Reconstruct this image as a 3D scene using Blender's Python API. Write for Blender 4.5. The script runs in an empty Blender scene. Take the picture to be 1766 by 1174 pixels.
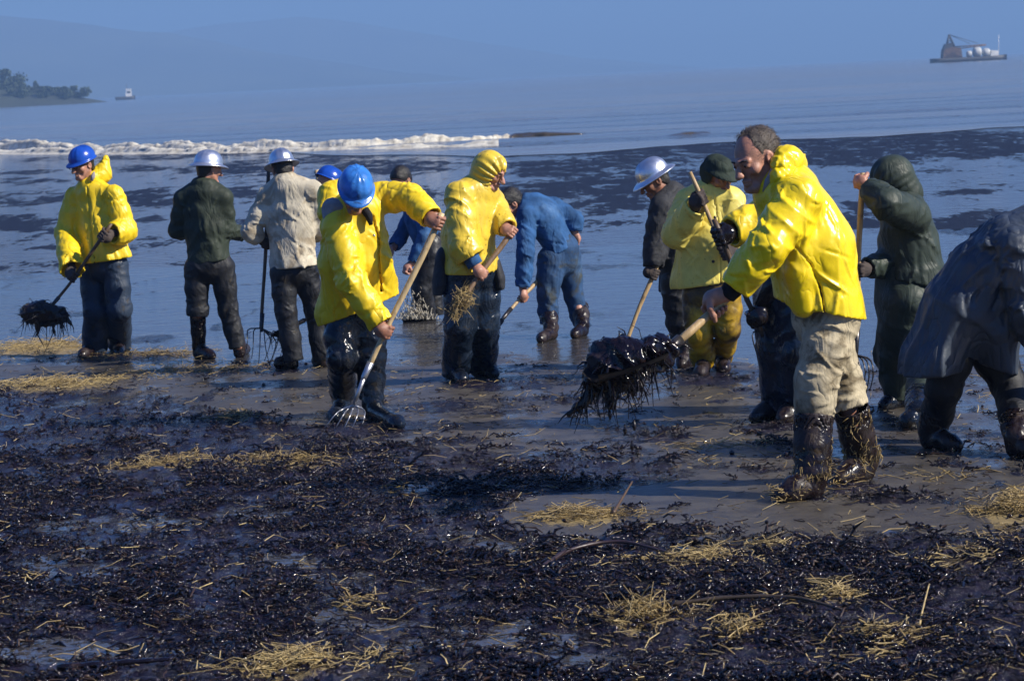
import bpy, math, random
import numpy as np
from mathutils import Matrix, Vector

random.seed(7)
rng = np.random.default_rng(11)
scene = bpy.context.scene
COL = scene.collection
f32 = np.float32

# ------------------------------------------------------------------ camera
PW, PH = 1766.0, 1174.0
LENS = 90.0
FPX = LENS / 36.0 * PW
CAM = np.array([0.0, 0.0, 2.0])
PITCH = math.atan(0.1028)
ROLL = math.radians(2.75)
_z = np.array([0, math.sin(PITCH), math.cos(PITCH)])
FWD = np.array([0, math.cos(PITCH), -math.sin(PITCH)])
XW = np.array([1.0, 0, 0])
UPV = math.cos(ROLL) * _z + math.sin(ROLL) * XW
RGT = math.cos(ROLL) * XW - math.sin(ROLL) * _z
cam_data = bpy.data.cameras.new('camera')
cam_data.lens = LENS
cam_data.sensor_width = 36.0
cam_data.sensor_fit = 'HORIZONTAL'
cam_data.clip_start = 0.1
cam_data.clip_end = 20000
cam_data.dof.use_dof = True
cam_data.dof.focus_distance = 14.5
cam_data.dof.aperture_fstop = 9.0
cam = bpy.data.objects.new('camera', cam_data)
COL.objects.link(cam)
m = Matrix.Identity(4)
for i in range(3):
    m[i][0], m[i][1], m[i][2], m[i][3] = RGT[i], UPV[i], -FWD[i], CAM[i]
cam.matrix_world = m
scene.camera = cam
HAZE_DENSITY = 4.3e-4

# ------------------------------------------------------------------ light
SUN_EL, SUN_AZ = math.radians(36), math.radians(20)     # azimuth: from the right (+X) towards the camera (-Y)
sd = np.array([math.cos(SUN_EL) * math.cos(SUN_AZ), -math.cos(SUN_EL) * math.sin(SUN_AZ), math.sin(SUN_EL)])
world = bpy.data.worlds.new('World')
scene.world = world
world.use_nodes = True
wn = world.node_tree
bg = wn.nodes['Background']
sky = wn.nodes.new('ShaderNodeTexSky')
sky.sky_type = 'NISHITA'
sky.sun_disc = False
sky.sun_elevation = SUN_EL
sky.sun_rotation = math.atan2(sd[0], sd[1])
sky.air_density = 1.6
sky.dust_density = 0.4
sky.ozone_density = 5.0
tint = wn.nodes.new('ShaderNodeMix')
tint.data_type = 'RGBA'
tint.blend_type = 'MULTIPLY'
tint.inputs['Factor'].default_value = 1.0
tint.inputs['B'].default_value = (0.245, 0.53, 1.20, 1)   # film and haze cast of the day
wn.links.new(sky.outputs[0], tint.inputs['A'])
wn.links.new(tint.outputs['Result'], bg.inputs[0])
bg.inputs[1].default_value = 0.066
sun_data = bpy.data.lights.new('sun', 'SUN')
sun_data.energy = 5.0
sun_data.angle = math.radians(0.6)
sun_data.color = (1.0, 0.93, 0.80)
sun = bpy.data.objects.new('sun', sun_data)
COL.objects.link(sun)
sun.rotation_euler = Vector(-sd).to_track_quat('-Z', 'Y').to_euler()
sun.location = (20, -20, 30)
vs = scene.view_settings
vs.view_transform = 'Standard'
vs.look = 'None'
vs.exposure = 0.58
vs.gamma = 1.0
vs.use_curve_mapping = False

# ------------------------------------------------------------------ ground shape and picture-to-place helpers
def sst(a, b, x):
    t = np.clip((np.asarray(x, float) - a) / (b - a), 0, 1)
    return t * t * (3 - 2 * t)

def zg(y):
    return -0.30 * sst(9.5, 25.0, y)

def ray(px, py):
    return FWD * FPX + RGT * (px - PW / 2) - UPV * (py - PH / 2)

def at(px, py, Y):
    d = ray(px, py)
    return CAM + d * ((Y - CAM[1]) / d[1])

def gp(px, py):
    d = ray(px, py)
    y = 12.0
    for _ in range(40):
        y = (zg(y) - CAM[2]) / d[2] * d[1]
    return CAM + d * (y / d[1])

def project(P):
    q = P - CAM
    w = q @ FWD
    return PW / 2 + FPX * (q @ RGT) / w, PH / 2 - FPX * (q @ UPV) / w

# ------------------------------------------------------------------ object helpers
def nrm(v):
    v = np.asarray(v, float)
    return v / max(np.linalg.norm(v), 1e-9)

def mesh_arrays(name, V, faces, mat=None, smooth=True):
    V = np.ascontiguousarray(V, dtype=f32)
    F = np.ascontiguousarray(faces, dtype=np.int32)
    me = bpy.data.meshes.new(name)
    n, k = F.shape
    me.vertices.add(len(V))
    me.vertices.foreach_set('co', V.ravel())
    me.loops.add(n * k)
    me.loops.foreach_set('vertex_index', F.ravel())
    me.polygons.add(n)
    me.polygons.foreach_set('loop_start', np.arange(0, n * k, k, dtype=np.int32))
    me.polygons.foreach_set('loop_total', np.full(n, k, np.int32))
    me.polygons.foreach_set('use_smooth', np.full(n, smooth, bool))
    me.update(calc_edges=True)
    if mat is not None:
        me.materials.append(mat)
    return me

def link(name, me, parent=None, loc=None):
    o = bpy.data.objects.new(name, me)
    COL.objects.link(o)
    if parent is not None:
        o.parent = parent
    if loc is not None:
        o.location = Vector([float(c) for c in loc])
    return o

def tag(o, label=None, cat=None, group=None, kind=None):
    if label: o['label'] = label
    if cat: o['category'] = cat
    if group: o['group'] = group
    if kind: o['kind'] = kind
    return o

class MB:
    """collects verts and quads (triangles repeat a vertex never: they are kept apart)"""
    def __init__(s):
        s.V, s.Q, s.n = [], [], 0
    def add(s, V, Q):
        V = np.asarray(V, float).reshape(-1, 3)
        s.V.append(V)
        s.Q.append(np.asarray(Q, int).reshape(-1, 4) + s.n)
        s.n += len(V)
    def tube(s, pts, rad, sides=8, cap=True):
        pts = np.asarray(pts, float)
        n = len(pts)
        rad = np.broadcast_to(np.asarray(rad, float), (n,))
        t = np.gradient(pts, axis=0)
        t /= np.maximum(np.linalg.norm(t, axis=1)[:, None], 1e-9)
        ref = np.array([0.31, 0.2, 0.93]) if abs(t[0] @ np.array([0.31, 0.2, 0.93])) < 0.85 else np.array([0.9, 0.3, 0.1])
        a = ref - t * (t @ ref)[:, None]
        a /= np.linalg.norm(a, axis=1)[:, None]
        b = np.cross(t, a)
        th = np.arange(sides) * 2 * np.pi / sides
        V = pts[:, None] + rad[:, None, None] * (a[:, None] * np.cos(th)[None, :, None] + b[:, None] * np.sin(th)[None, :, None])
        Q = []
        for i in range(n - 1):
            for j in range(sides):
                k = (j + 1) % sides
                Q.append((i * sides + j, i * sides + k, (i + 1) * sides + k, (i + 1) * sides + j))
        V = V.reshape(-1, 3)
        if cap:
            V = np.vstack([V, pts[0], pts[-1]])
            for j in range(0, sides, 2):
                k, l = (j + 1) % sides, (j + 2) % sides
                Q.append((n * sides, l, k, j))
                o = (n - 1) * sides
                Q.append((n * sides + 1, o + j, o + k, o + l))
        s.add(V, Q)
    def box(s, c, size, R=None):
        c = np.asarray(c, float)
        h = np.asarray(size, float) / 2
        V = np.array([(x, y, z) for x in (-1, 1) for y in (-1, 1) for z in (-1, 1)]) * h
        if R is not None:
            V = V @ np.asarray(R).T
        s.add(V + c, [(0, 1, 3, 2), (4, 6, 7, 5), (0, 4, 5, 1), (2, 3, 7, 6), (0, 2, 6, 4), (1, 5, 7, 3)])
    def prism(s, poly, y0, y1):
        """polygon in x,z extruded along y"""
        poly = np.asarray(poly, float)
        n = len(poly)
        V = [(p[0], y0, p[1]) for p in poly] + [(p[0], y1, p[1]) for p in poly]
        c = poly.mean(0)
        V += [(c[0], y0, c[1]), (c[0], y1, c[1])]
        Q = [(i, (i + 1) % n, n + (i + 1) % n, n + i) for i in range(n)]
        for i in range(0, n, 2):
            j, k = (i + 1) % n, (i + 2) % n
            Q.append((2 * n, k, j, i))
            Q.append((2 * n + 1, n + i, n + j, n + k))
        s.add(V, Q)
    def mesh(s, name, mat, base=None, smooth=True):
        V = np.vstack(s.V)
        if base is not None:
            V = V - base
        return mesh_arrays(name, V, np.vstack(s.Q), mat, smooth)

# ------------------------------------------------------------------ materials
class NT:
    def __init__(s, name):
        s.m = bpy.data.materials.new(name)
        s.m.use_nodes = True
        s.t = s.m.node_tree
        s.b = s.t.nodes['Principled BSDF']
        s.out = s.t.nodes['Material Output']
    def n(s, typ, **kw):
        nd = s.t.nodes.new('ShaderNode' + typ)
        for k, v in kw.items():
            setattr(nd, k, v)
        return nd
    def l(s, a, b):
        s.t.links.new(a, b)
        return b
    def coord(s, scale=(1, 1, 1), which='Object'):
        tc = s.n('TexCoord')
        mp = s.n('Mapping')
        mp.inputs['Scale'].default_value = scale
        s.l(tc.outputs[which], mp.inputs[0])
        return mp.outputs[0]
    def noise(s, vec, scale, detail=4, rough=0.55, dist=0.0, out='Fac'):
        nd = s.n('TexNoise')
        nd.inputs['Scale'].default_value = scale
        nd.inputs['Detail'].default_value = detail
        nd.inputs['Roughness'].default_value = rough
        nd.inputs['Distortion'].default_value = dist
        if vec is not None:
            s.l(vec, nd.inputs['Vector'])
        return nd.outputs[out]
    def ramp(s, v, a, b, smooth=True):
        nd = s.n('MapRange', interpolation_type='SMOOTHSTEP' if smooth else 'LINEAR')
        nd.inputs['From Min'].default_value = a
        nd.inputs['From Max'].default_value = b
        s.l(v, nd.inputs['Value'])
        return nd.outputs[0]
    def math(s, op, a, b=None):
        nd = s.n('Math', operation=op)
        for i, v in enumerate((a, b)):
            if v is None: continue
            if hasattr(v, 'links'): s.l(v, nd.inputs[i])
            else: nd.inputs[i].default_value = v
        return nd.outputs[0]
    def mix(s, fac, a, b):
        nd = s.n('Mix', data_type='RGBA')
        for k, v in (('Factor', fac), ('A', a), ('B', b)):
            i = nd.inputs[k] if k == 'Factor' else [x for x in nd.inputs if x.name == k and x.type == 'RGBA'][0]
            if hasattr(v, 'links'): s.l(v, i)
            else: i.default_value = v if not isinstance(v, tuple) else (v + (1,) if len(v) == 3 else v)
        return [x for x in nd.outputs if x.type == 'RGBA'][0]
    def mixf(s, fac, a, b):
        nd = s.n('Mix', data_type='FLOAT')
        for i, v in ((0, fac), (2, a), (3, b)):
            if hasattr(v, 'links'): s.l(v, nd.inputs[i])
            else: nd.inputs[i].default_value = v
        return nd.outputs[0]
    def bump(s, h, dist, strength=1.0, normal=None):
        nd = s.n('Bump')
        nd.inputs['Distance'].default_value = dist
        nd.inputs['Strength'].default_value = strength
        s.l(h, nd.inputs['Height'])
        if normal is not None: s.l(normal, nd.inputs['Normal'])
        return nd.outputs[0]
    def set(s, **kw):
        for k, v in kw.items():
            i = s.b.inputs[{'color': 'Base Color', 'rough': 'Roughness', 'metal': 'Metallic', 'normal': 'Normal',
                            'spec': 'Specular IOR Level', 'coat': 'Coat Weight', 'coat_rough': 'Coat Roughness', 'sub': 'Subsurface Weight',
                            'sheen': 'Sheen Weight', 'alpha': 'Alpha', 'trans': 'Transmission Weight'}[k]]
            if hasattr(v, 'links'): s.l(v, i)
            else: i.default_value = v if not isinstance(v, tuple) else v + (1,)
        return s.m

def slicker(name, col, stain=(0.10, 0.065, 0.02), dirt=0.3, speck=0.0, rough=0.32, bump=0.004):
    t = NT(name)
    c = t.coord()
    big = t.noise(c, 3.5, 5, 0.6, 0.5)
    fine = t.noise(c, 55, 3, 0.6)
    dm = t.ramp(big, 0.72 - 0.28 * dirt, 0.92 - 0.22 * dirt)
    col2 = t.mix(t.ramp(t.noise(c, 9, 3), 0.35, 0.7), tuple(x * 0.86 for x in col), col)
    col3 = t.mix(t.math('MULTIPLY', dm, min(1, 0.45 + dirt * 0.5)), col2, stain)
    if speck > 0:
        sp = t.ramp(fine, 0.74 - 0.22 * speck, 0.80 - 0.2 * speck)
        col3 = t.mix(t.math('MULTIPLY', sp, 0.7), col3, stain)
    cw = t.coord((1, 1, 0.55))
    f1 = t.noise(cw, 6.5, 2, 0.45, 0.7)
    f2 = t.noise(t.coord((1, 1, 0.8)), 26, 2, 0.5, 0.4)
    ridge = t.math('POWER', t.math('ABSOLUTE', t.math('SUBTRACT', f1, 0.5)), 0.7)
    h = t.math('ADD', t.math('MULTIPLY', ridge, 2.0), t.math('MULTIPLY', f2, 0.26))
    n = t.bump(h, bump * 2.0)
    r = t.mixf(t.noise(c, 20, 3), rough * 0.7, rough * 1.4)
    return t.set(color=col3, rough=r, normal=n, spec=0.5)

def cloth(name, col, rough=0.85, weave=420, var=0.25, bump=0.004, stain=None, fade=None):
    t = NT(name)
    c = t.coord()
    v = t.noise(c, 6, 5, 0.6)
    c1 = t.mix(t.ramp(v, 0.3, 0.72), tuple(x * (1 - var) for x in col), tuple(min(1, x * (1 + var * 0.7)) for x in col))
    g = t.noise(c, weave * 0.35, 2, 0.6)
    c1 = t.mix(t.math('MULTIPLY', t.ramp(g, 0.45, 0.75), 0.35), c1, tuple(x * 0.55 for x in col))
    if fade:
        c1 = t.mix(t.math('MULTIPLY', t.ramp(t.noise(c, 4.2, 4, 0.6), 0.5, 0.75), 0.6), c1, fade)
    if stain:
        c1 = t.mix(t.math('MULTIPLY', t.ramp(t.noise(c, 5.5, 6, 0.65, 0.6), 0.48, 0.64), 0.85), c1, stain)
    cw = t.coord((1, 1, 0.5))
    f1 = t.noise(cw, 8, 3, 0.5, 0.8)
    ridge = t.math('POWER', t.math('ABSOLUTE', t.math('SUBTRACT', f1, 0.5)), 0.75)
    h = t.math('ADD', t.math('MULTIPLY', ridge, 1.8), t.math('MULTIPLY', t.noise(c, 90, 2), 0.10))
    return t.set(color=c1, rough=rough, normal=t.bump(h, bump * 2.2), spec=0.25)

def oily(name, col, mud=(0.03, 0.022, 0.012), amount=0.5, rough=0.22, bump=0.005):
    """rubberised or oil-soaked cloth: dark, glossy where wet"""
    t = NT(name)
    c = t.coord()
    v = t.noise(c, 7, 5, 0.6, 0.6)
    wet = t.ramp(v, 0.62 - amount * 0.4, 0.72 - amount * 0.3)
    c1 = t.mix(wet, col, tuple(x * 0.45 for x in col))
    c1 = t.mix(t.math('MULTIPLY', t.ramp(t.noise(c, 21, 4), 0.58, 0.7), 0.7), c1, mud)
    cw = t.coord((1, 1, 0.5))
    f1 = t.noise(cw, 9, 3, 0.5, 1.0)
    ridge = t.math('ABSOLUTE', t.math('SUBTRACT', f1, 0.5))
    h = t.math('ADD', t.math('MULTIPLY', ridge, 2.0), t.math('MULTIPLY', t.noise(c, 60, 3), 0.25))
    return t.set(color=c1, rough=t.mixf(wet, 0.62, rough), normal=t.bump(h, bump * 1.6), spec=0.4)

def plain(name, col, rough=0.5, metal=0.0, var=0.15, scale=18, bump=0.001, spec=0.5, dirt=None, dirt_amt=0.5):
    t = NT(name)
    c = t.coord()
    v = t.noise(c, scale, 5, 0.6)
    c1 = t.mix(t.ramp(v, 0.3, 0.7), tuple(x * (1 - var) for x in col), tuple(min(1, x * (1 + var)) for x in col))
    if dirt:
        c1 = t.mix(t.math('MULTIPLY', t.ramp(t.noise(c, scale * 0.6, 6, 0.7, 0.4), 0.68 - 0.25 * dirt_amt, 0.78 - 0.2 * dirt_amt), 0.85), c1, dirt)
    return t.set(color=c1, rough=t.mixf(v, rough * 0.75, min(1, rough * 1.25)), metal=metal, normal=t.bump(t.noise(c, scale * 4, 3), bump), spec=spec)

def wood(name, col, grime):
    t = NT(name)
    c = t.coord((1, 1, 0.12))
    v = t.noise(c, 60, 4, 0.6)
    c1 = t.mix(t.ramp(v, 0.3, 0.7), tuple(x * 0.7 for x in col), col)
    g = t.noise(t.coord(), 7, 5, 0.65)
    c1 = t.mix(t.math('MULTIPLY', t.ramp(g, 0.5, 0.72), 0.8), c1, grime)
    return t.set(color=c1, rough=0.5, normal=t.bump(v, 0.002))

def skinmat(name, col):
    t = NT(name)
    c = t.coord()
    v = t.noise(c, 30, 4, 0.6)
    c1 = t.mix(t.ramp(v, 0.3, 0.7), tuple(x * 0.78 for x in col), (col[0] * 1.1, col[1] * 0.98, col[2] * 0.95))
    return t.set(color=c1, rough=0.48, normal=t.bump(t.noise(c, 160, 3), 0.0015), sub=0.0)

# ------------------------------------------------------------------ solid modelling by distance fields
def smin(a, b, k):
    h = np.clip(0.5 + 0.5 * (b - a) / k, 0, 1)
    return b + (a - b) * h - k * h * (1 - h)

class Vol:
    def __init__(s, lo, hi, h):
        s.h = h
        s.lo = np.floor(np.asarray(lo) / h) * h
        s.n = (np.ceil((np.asarray(hi) - s.lo) / h) + 1).astype(int)
        s.ax = [(s.lo[i] + h * np.arange(s.n[i])).astype(f32) for i in range(3)]
    def new(s):
        return np.full(s.n, 0.3, f32)
    def sub(s, lo, hi):
        a = np.clip(np.floor((lo - s.lo) / s.h).astype(int), 0, s.n)
        b = np.clip(np.ceil((hi - s.lo) / s.h).astype(int) + 1, 0, s.n)
        sl = tuple(slice(a[i], b[i]) for i in range(3))
        if np.any(b - a < 1): return None, None
        X = s.ax[0][sl[0]][:, None, None]; Y = s.ax[1][sl[1]][None, :, None]; Z = s.ax[2][sl[2]][None, None, :]
        return sl, (X, Y, Z)
    def chain(s, G, pts, ra, rb=None, side=None, k=0.02, fold=None, pad=0.05):
        """tapered limb through pts; ra radius along `side`, rb across it; fold(s_along, angle, X, Y, Z) pushes the surface out"""
        pts = [np.asarray(p, float) for p in pts]
        n = len(pts)
        ra = list(np.broadcast_to(np.asarray(ra, float), (n,)))
        rb = ra if rb is None else list(np.broadcast_to(np.asarray(rb, float), (n,)))
        s0 = 0.0
        for i in range(n - 1):
            a, b = pts[i], pts[i + 1]
            R = max(ra[i], ra[i + 1], rb[i], rb[i + 1]) + pad
            sl, P = s.sub(np.minimum(a, b) - R, np.maximum(a, b) + R)
            L = np.linalg.norm(b - a)
            if sl is None or L < 1e-6:
                s0 += L
                continue
            w = (b - a) / L
            sd_ = np.array([0.0, -1.0, 0.12]) if side is None else np.asarray(side, float)
            u = sd_ - w * (sd_ @ w)
            if np.linalg.norm(u) < 1e-3: u = np.array([1.0, 0, 0]) - w * w[0]
            u = nrm(u); v = np.cross(w, u)
            qx, qy, qz = P[0] - f32(a[0]), P[1] - f32(a[1]), P[2] - f32(a[2])
            t = np.clip((qx * f32(w[0]) + qy * f32(w[1]) + qz * f32(w[2])) / f32(L), 0, 1)
            qx = qx - t * f32(w[0] * L); qy = qy - t * f32(w[1] * L); qz = qz - t * f32(w[2] * L)
            A = f32(ra[i]) + t * f32(ra[i + 1] - ra[i])
            qu = qx * f32(u[0]) + qy * f32(u[1]) + qz * f32(u[2])
            q2 = qx * qx + qy * qy + qz * qz
            if rb is ra:
                d = np.sqrt(q2) - A
            else:
                B = f32(rb[i]) + t * f32(rb[i + 1] - rb[i])
                d = (np.sqrt(qu * qu / (A * A) + np.maximum(q2 - qu * qu, 0) / (B * B)) - 1) * np.minimum(A, B)
            if fold is not None:
                ang = np.arctan2(qx * f32(v[0]) + qy * f32(v[1]) + qz * f32(v[2]), qu)
                d = d - fold(s0 + t * f32(L), ang, *P).astype(f32)
            G[sl] = smin(G[sl], d, k)
            s0 += L
        return G
    def ell(s, G, c, r, R=None, k=0.015, sub=False):
        c = np.asarray(c, float); r = np.asarray(r, float)
        R = np.eye(3) if R is None else np.asarray(R, float)      # columns: local axes
        m_ = r.max() + 0.05
        sl, P = s.sub(c - m_, c + m_)
        if sl is None: return G
        q = [P[i] - f32(c[i]) for i in range(3)]
        d2 = 0
        for j in range(3):
            l_ = q[0] * f32(R[0, j]) + q[1] * f32(R[1, j]) + q[2] * f32(R[2, j])
            d2 = d2 + (l_ / f32(r[j])) ** 2
        d = (np.sqrt(d2) - 1) * f32(r.min())
        G[sl] = -smin(-G[sl], d, k) if sub else smin(G[sl], d, k)
        return G
    def cut(s, G, p, n):
        """remove everything on the side n points to"""
        n = nrm(n)
        d = (s.ax[0] - f32(p[0]))[:, None, None] * f32(n[0]) + (s.ax[1] - f32(p[1]))[None, :, None] * f32(n[1]) + (s.ax[2] - f32(p[2]))[None, None, :] * f32(n[2])
        return np.maximum(G, d)
    def creases(s, F, C, N, length, width, height):
        """sharp pinched folds: short straight tents of cloth"""
        for c, n, l, w, h in zip(C, N, length, width, height):
            n = nrm(n); R = l * 1.7
            sl, P = s.sub(c - R, c + R)
            if sl is None: continue
            q = [P[i] - f32(c[i]) for i in range(3)]
            x = q[0] * f32(n[0]) + q[1] * f32(n[1]) + q[2] * f32(n[2])
            r2 = np.maximum(q[0] ** 2 + q[1] ** 2 + q[2] ** 2 - x * x, 0)
            x = x + f32(0.6 / l * 0.12) * r2                       # a slight bow along the fold
            t = np.clip(1 - np.abs(x) / f32(w), 0, 1)
            m_ = np.clip(1.25 - r2 / f32(l * l), 0, 1)
            F[sl] -= (f32(h) * m_ * m_ * (t ** 1.2 - 0.25 * np.clip(1 - np.abs(x) / f32(2.6 * w), 0, 1))).astype(f32)
        return F
    def carve(s, F, pts, width, depth, yback):
        """a seam or opening: a narrow slot cut into the near surface along the line pts"""
        X, Y, Z = s.ax[0][:, None, None], s.ax[1][None, :, None], s.ax[2][None, None, :]
        for a, b in zip(pts[:-1], pts[1:]):
            a, b = np.asarray(a, float), np.asarray(b, float)
            w = b - a; w = w * [1, 0, 1]; L = np.linalg.norm(w); w = w / L
            n = np.array([-w[2], 0, w[0]])
            t = (X - f32(a[0])) * f32(w[0]) + (Z - f32(a[2])) * f32(w[2])
            e = np.abs((X - f32(a[0])) * f32(n[0]) + (Z - f32(a[2])) * f32(n[2])) - f32(width)
            e = np.maximum(np.maximum(e, -t - 0.004), t - f32(L) - 0.004)
            e = np.maximum(e, Y - f32(yback))
            F = np.where(e < 0, np.maximum(F, np.minimum(-e, F + f32(depth))), F)
        return F.astype(f32)
    def nets(s, F):
        F = np.pad(F, 1, constant_values=0.3)
        lo = s.lo - s.h
        S = F < 0
        nx, ny, nz = F.shape
        off = [(i, j, k) for i in (0, 1) for j in (0, 1) for k in (0, 1)]
        cnt = np.zeros((nx - 1, ny - 1, nz - 1), np.int8)
        for i, j, k in off:
            cnt += S[i:nx - 1 + i, j:ny - 1 + j, k:nz - 1 + k]
        mask = (cnt > 0) & (cnt < 8)
        C = np.argwhere(mask)
        idx = np.full(mask.shape, -1, np.int32)
        idx[mask] = np.arange(len(C))
        vals = np.stack([F[C[:, 0] + i, C[:, 1] + j, C[:, 2] + k] for i, j, k in off], 1)
        acc = np.zeros((len(C), 3), f32); num = np.zeros(len(C), f32)
        offa = np.array(off, f32)
        for a in range(8):
            for b in range(a + 1, 8):
                if np.abs(offa[a] - offa[b]).sum() != 1: continue
                va, vb = vals[:, a], vals[:, b]
                cr = (va < 0) != (vb < 0)
                t = np.where(cr, va / np.where(cr, va - vb, 1), 0)
                acc += np.where(cr[:, None], offa[a] + t[:, None] * (offa[b] - offa[a]), 0)
                num += cr
        V = (C + acc / np.maximum(num, 1)[:, None]) * s.h + lo
        Q = []
        for ax in range(3):
            sa = [slice(None)] * 3; sb = [slice(None)] * 3
            sa[ax] = slice(0, -1); sb[ax] = slice(1, None)
            A, B = S[tuple(sa)], S[tuple(sb)]
            E = np.argwhere(A != B)
            o1, o2 = [(1, 2), (2, 0), (0, 1)][ax]
            E = E[(E[:, o1] > 0) & (E[:, o2] > 0) & (E[:, o1] < F.shape[o1] - 1) & (E[:, o2] < F.shape[o2] - 1)]
            def cell(d1, d2):
                c = E.copy(); c[:, o1] -= d1; c[:, o2] -= d2
                return idx[c[:, 0], c[:, 1], c[:, 2]]
            q = np.stack([cell(1, 1), cell(0, 1), cell(0, 0), cell(1, 0)], 1)
            flip = ~A[E[:, 0], E[:, 1], E[:, 2]]
            q[flip] = q[flip][:, ::-1]
            Q.append(q)
        Q = np.vstack(Q)
        return V, Q[(Q >= 0).all(1)]

def smooth_verts(V, Q, it=1, lam=0.5):
    for _ in range(it):
        acc = np.zeros_like(V); n = np.zeros(len(V))
        for a, b in ((0, 1), (1, 2), (2, 3), (3, 0)):
            np.add.at(acc, Q[:, a], V[Q[:, b]]); np.add.at(acc, Q[:, b], V[Q[:, a]])
            n += np.bincount(Q[:, a], minlength=len(V)) + np.bincount(Q[:, b], minlength=len(V))
        V = V + lam * (acc / np.maximum(n, 1)[:, None] - V)
    return V

def waves(seed, f, n=3):
    r = np.random.default_rng(seed)
    D = r.normal(size=(n, 3)); D /= np.linalg.norm(D, axis=1)[:, None]
    ph = r.uniform(0, 6.28, n); fr = f * r.uniform(0.7, 1.4, n)
    def w(X, Y, Z):
        o = 0
        for i in range(n):
            o = o + np.sin(X * f32(D[i, 0] * fr[i]) + Y * f32(D[i, 1] * fr[i]) + Z * f32(D[i, 2] * fr[i]) + f32(ph[i]))
        return o / n
    return w

def fold_limb(seed, amp=0.008, wl=0.075, bends=(), width=0.10, base=0.35, tw=1.4):
    """creases gather slantwise near the bends; elsewhere the cloth only undulates"""
    w1, w2, w3 = waves(seed, 9), waves(seed + 1, 6), waves(seed + 2, 17)
    ph = (seed * 1.7) % 6.28
    tw = 1.1 + (seed % 5) * 0.35
    def f(s, ang, X, Y, Z):
        b = 0
        for c in bends: b = b + np.exp(-((s - f32(c)) / f32(width)) ** 2)
        a1, a2, a3 = w1(X, Y, Z), w2(X, Y, Z), w3(X, Y, Z)
        p = s * f32(3.1416 / wl) + tw * np.cos(ang + f32(ph)) + 2.4 * a1
        ridge = 1 - np.abs(np.sin(p)) ** 0.7
        q = s * f32(2.2 / wl) - 1.5 * tw * np.cos(ang + f32(ph + 1.9)) + 2.0 * a3
        ridge2 = 1 - np.abs(np.sin(q)) ** 0.7
        m1 = np.clip(0.35 + 1.5 * a2, 0, 1); m2 = np.clip(0.25 - 1.5 * a2 + 0.8 * a1, 0, 1)
        cre = m1 * (ridge - 0.33) + m2 * (ridge2 - 0.33)
        return f32(amp) * (np.minimum(0.55 * base + b, 1.3) * cre * 1.2 + base * (0.55 * a1 + 0.1 * a3))
    return f

def fold_torso(seed, amp=0.012, nlobe=5, L=0.6, crumple=0.006):
    w1, w2, w3 = waves(seed, 6), waves(seed + 1, 11), waves(seed + 2, 20)
    def f(s, ang, X, Y, Z):
        a, b, c = w1(X, Y, Z), w2(X, Y, Z), w3(X, Y, Z)
        t = np.clip(s / f32(L), 0, 1)
        dr = 1.1 * (1 - np.abs(np.sin(0.5 * nlobe * ang + 2.6 * a + seed + 1.2 * t)) ** 0.8) - 0.45
        cr = (1 - np.abs(np.sin(3.6 * b + 2.2 * a)) ** 0.6) - 0.3
        cr2 = (1 - np.abs(np.sin(3.0 * c + 2.5 * b)) ** 0.6) - 0.3
        m = np.clip(0.4 + 1.4 * a, 0, 1)
        return f32(amp) * (0.15 + 0.85 * t) * dr + f32(crumple) * (1.3 * m * cr + 0.5 * (1 - m) * cr2 + 0.5 * b)
    return f

# ------------------------------------------------------------------ materials of the people and tools
YEL = slicker('yellow_slicker', (0.86, 0.60, 0.012), dirt=0.38, rough=0.42, bump=0.005)
YEL_BRIGHT = slicker('bright_yellow_pvc', (0.90, 0.66, 0.010), dirt=0.32, rough=0.27, bump=0.004)
YEL_DIRTY = slicker('oil_flecked_yellow', (0.74, 0.52, 0.045), stain=(0.12, 0.075, 0.02), dirt=0.35, speck=0.5, rough=0.32)
YEL_PALE = slicker('pale_yellow_canvas', (0.80, 0.66, 0.13), stain=(0.16, 0.11, 0.02), dirt=0.4, speck=0.45, rough=0.5)
YEL_PANTS = slicker('stained_yellow_trousers', (0.56, 0.34, 0.010), stain=(0.030, 0.017, 0.007), dirt=1.35, speck=0.5, rough=0.42)
LINING = cloth('grey_hood_lining', (0.34, 0.31, 0.30))
GREEN_JK = cloth('dark_green_jacket', (0.030, 0.040, 0.028), rough=0.6)
GREEN_RAIN = cloth('olive_rainwear', (0.034, 0.046, 0.036), rough=0.5, var=0.2)
BEIGE = cloth('off_white_canvas', (0.56, 0.50, 0.38), stain=(0.30, 0.24, 0.16))
DENIM = cloth('blue_denim', (0.026, 0.088, 0.220), fade=(0.11, 0.20, 0.34), var=0.4)
DENIM_PANTS = cloth('soiled_blue_denim', (0.026, 0.066, 0.150), stain=(0.05, 0.05, 0.035), fade=(0.11, 0.19, 0.29), var=0.4)
DARKCOAT = cloth('charcoal_coat', (0.032, 0.033, 0.038), rough=0.7)
BLUECOAT = slicker('dark_blue_raincoat', (0.036, 0.048, 0.070), stain=(0.012, 0.012, 0.016), dirt=0.3, rough=0.48, bump=0.007)
BLACK_PANTS = oily('black_work_trousers', (0.008, 0.009, 0.013), amount=0.25, rough=0.38)
NAVY_PANTS = oily('navy_rubber_trousers', (0.016, 0.030, 0.058), amount=0.25, rough=0.3)
WADER = oily('oil_soaked_waders', (0.012, 0.017, 0.030), amount=0.8, rough=0.13, bump=0.007)
BOOT = oily('dark_rubber_boot', (0.020, 0.011, 0.011), mud=(0.06, 0.04, 0.02), amount=0.6, rough=0.2)
KHAKI = cloth('mud_stained_khaki', (0.46, 0.39, 0.26), stain=(0.10, 0.072, 0.036), bump=0.006, var=0.35)
NAVY_WET = oily('oil_wet_navy_rubber', (0.020, 0.034, 0.062), amount=0.75, rough=0.10, bump=0.008)
BLACKKNIT = cloth('black_knit_cuff', (0.012, 0.012, 0.015))
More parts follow.
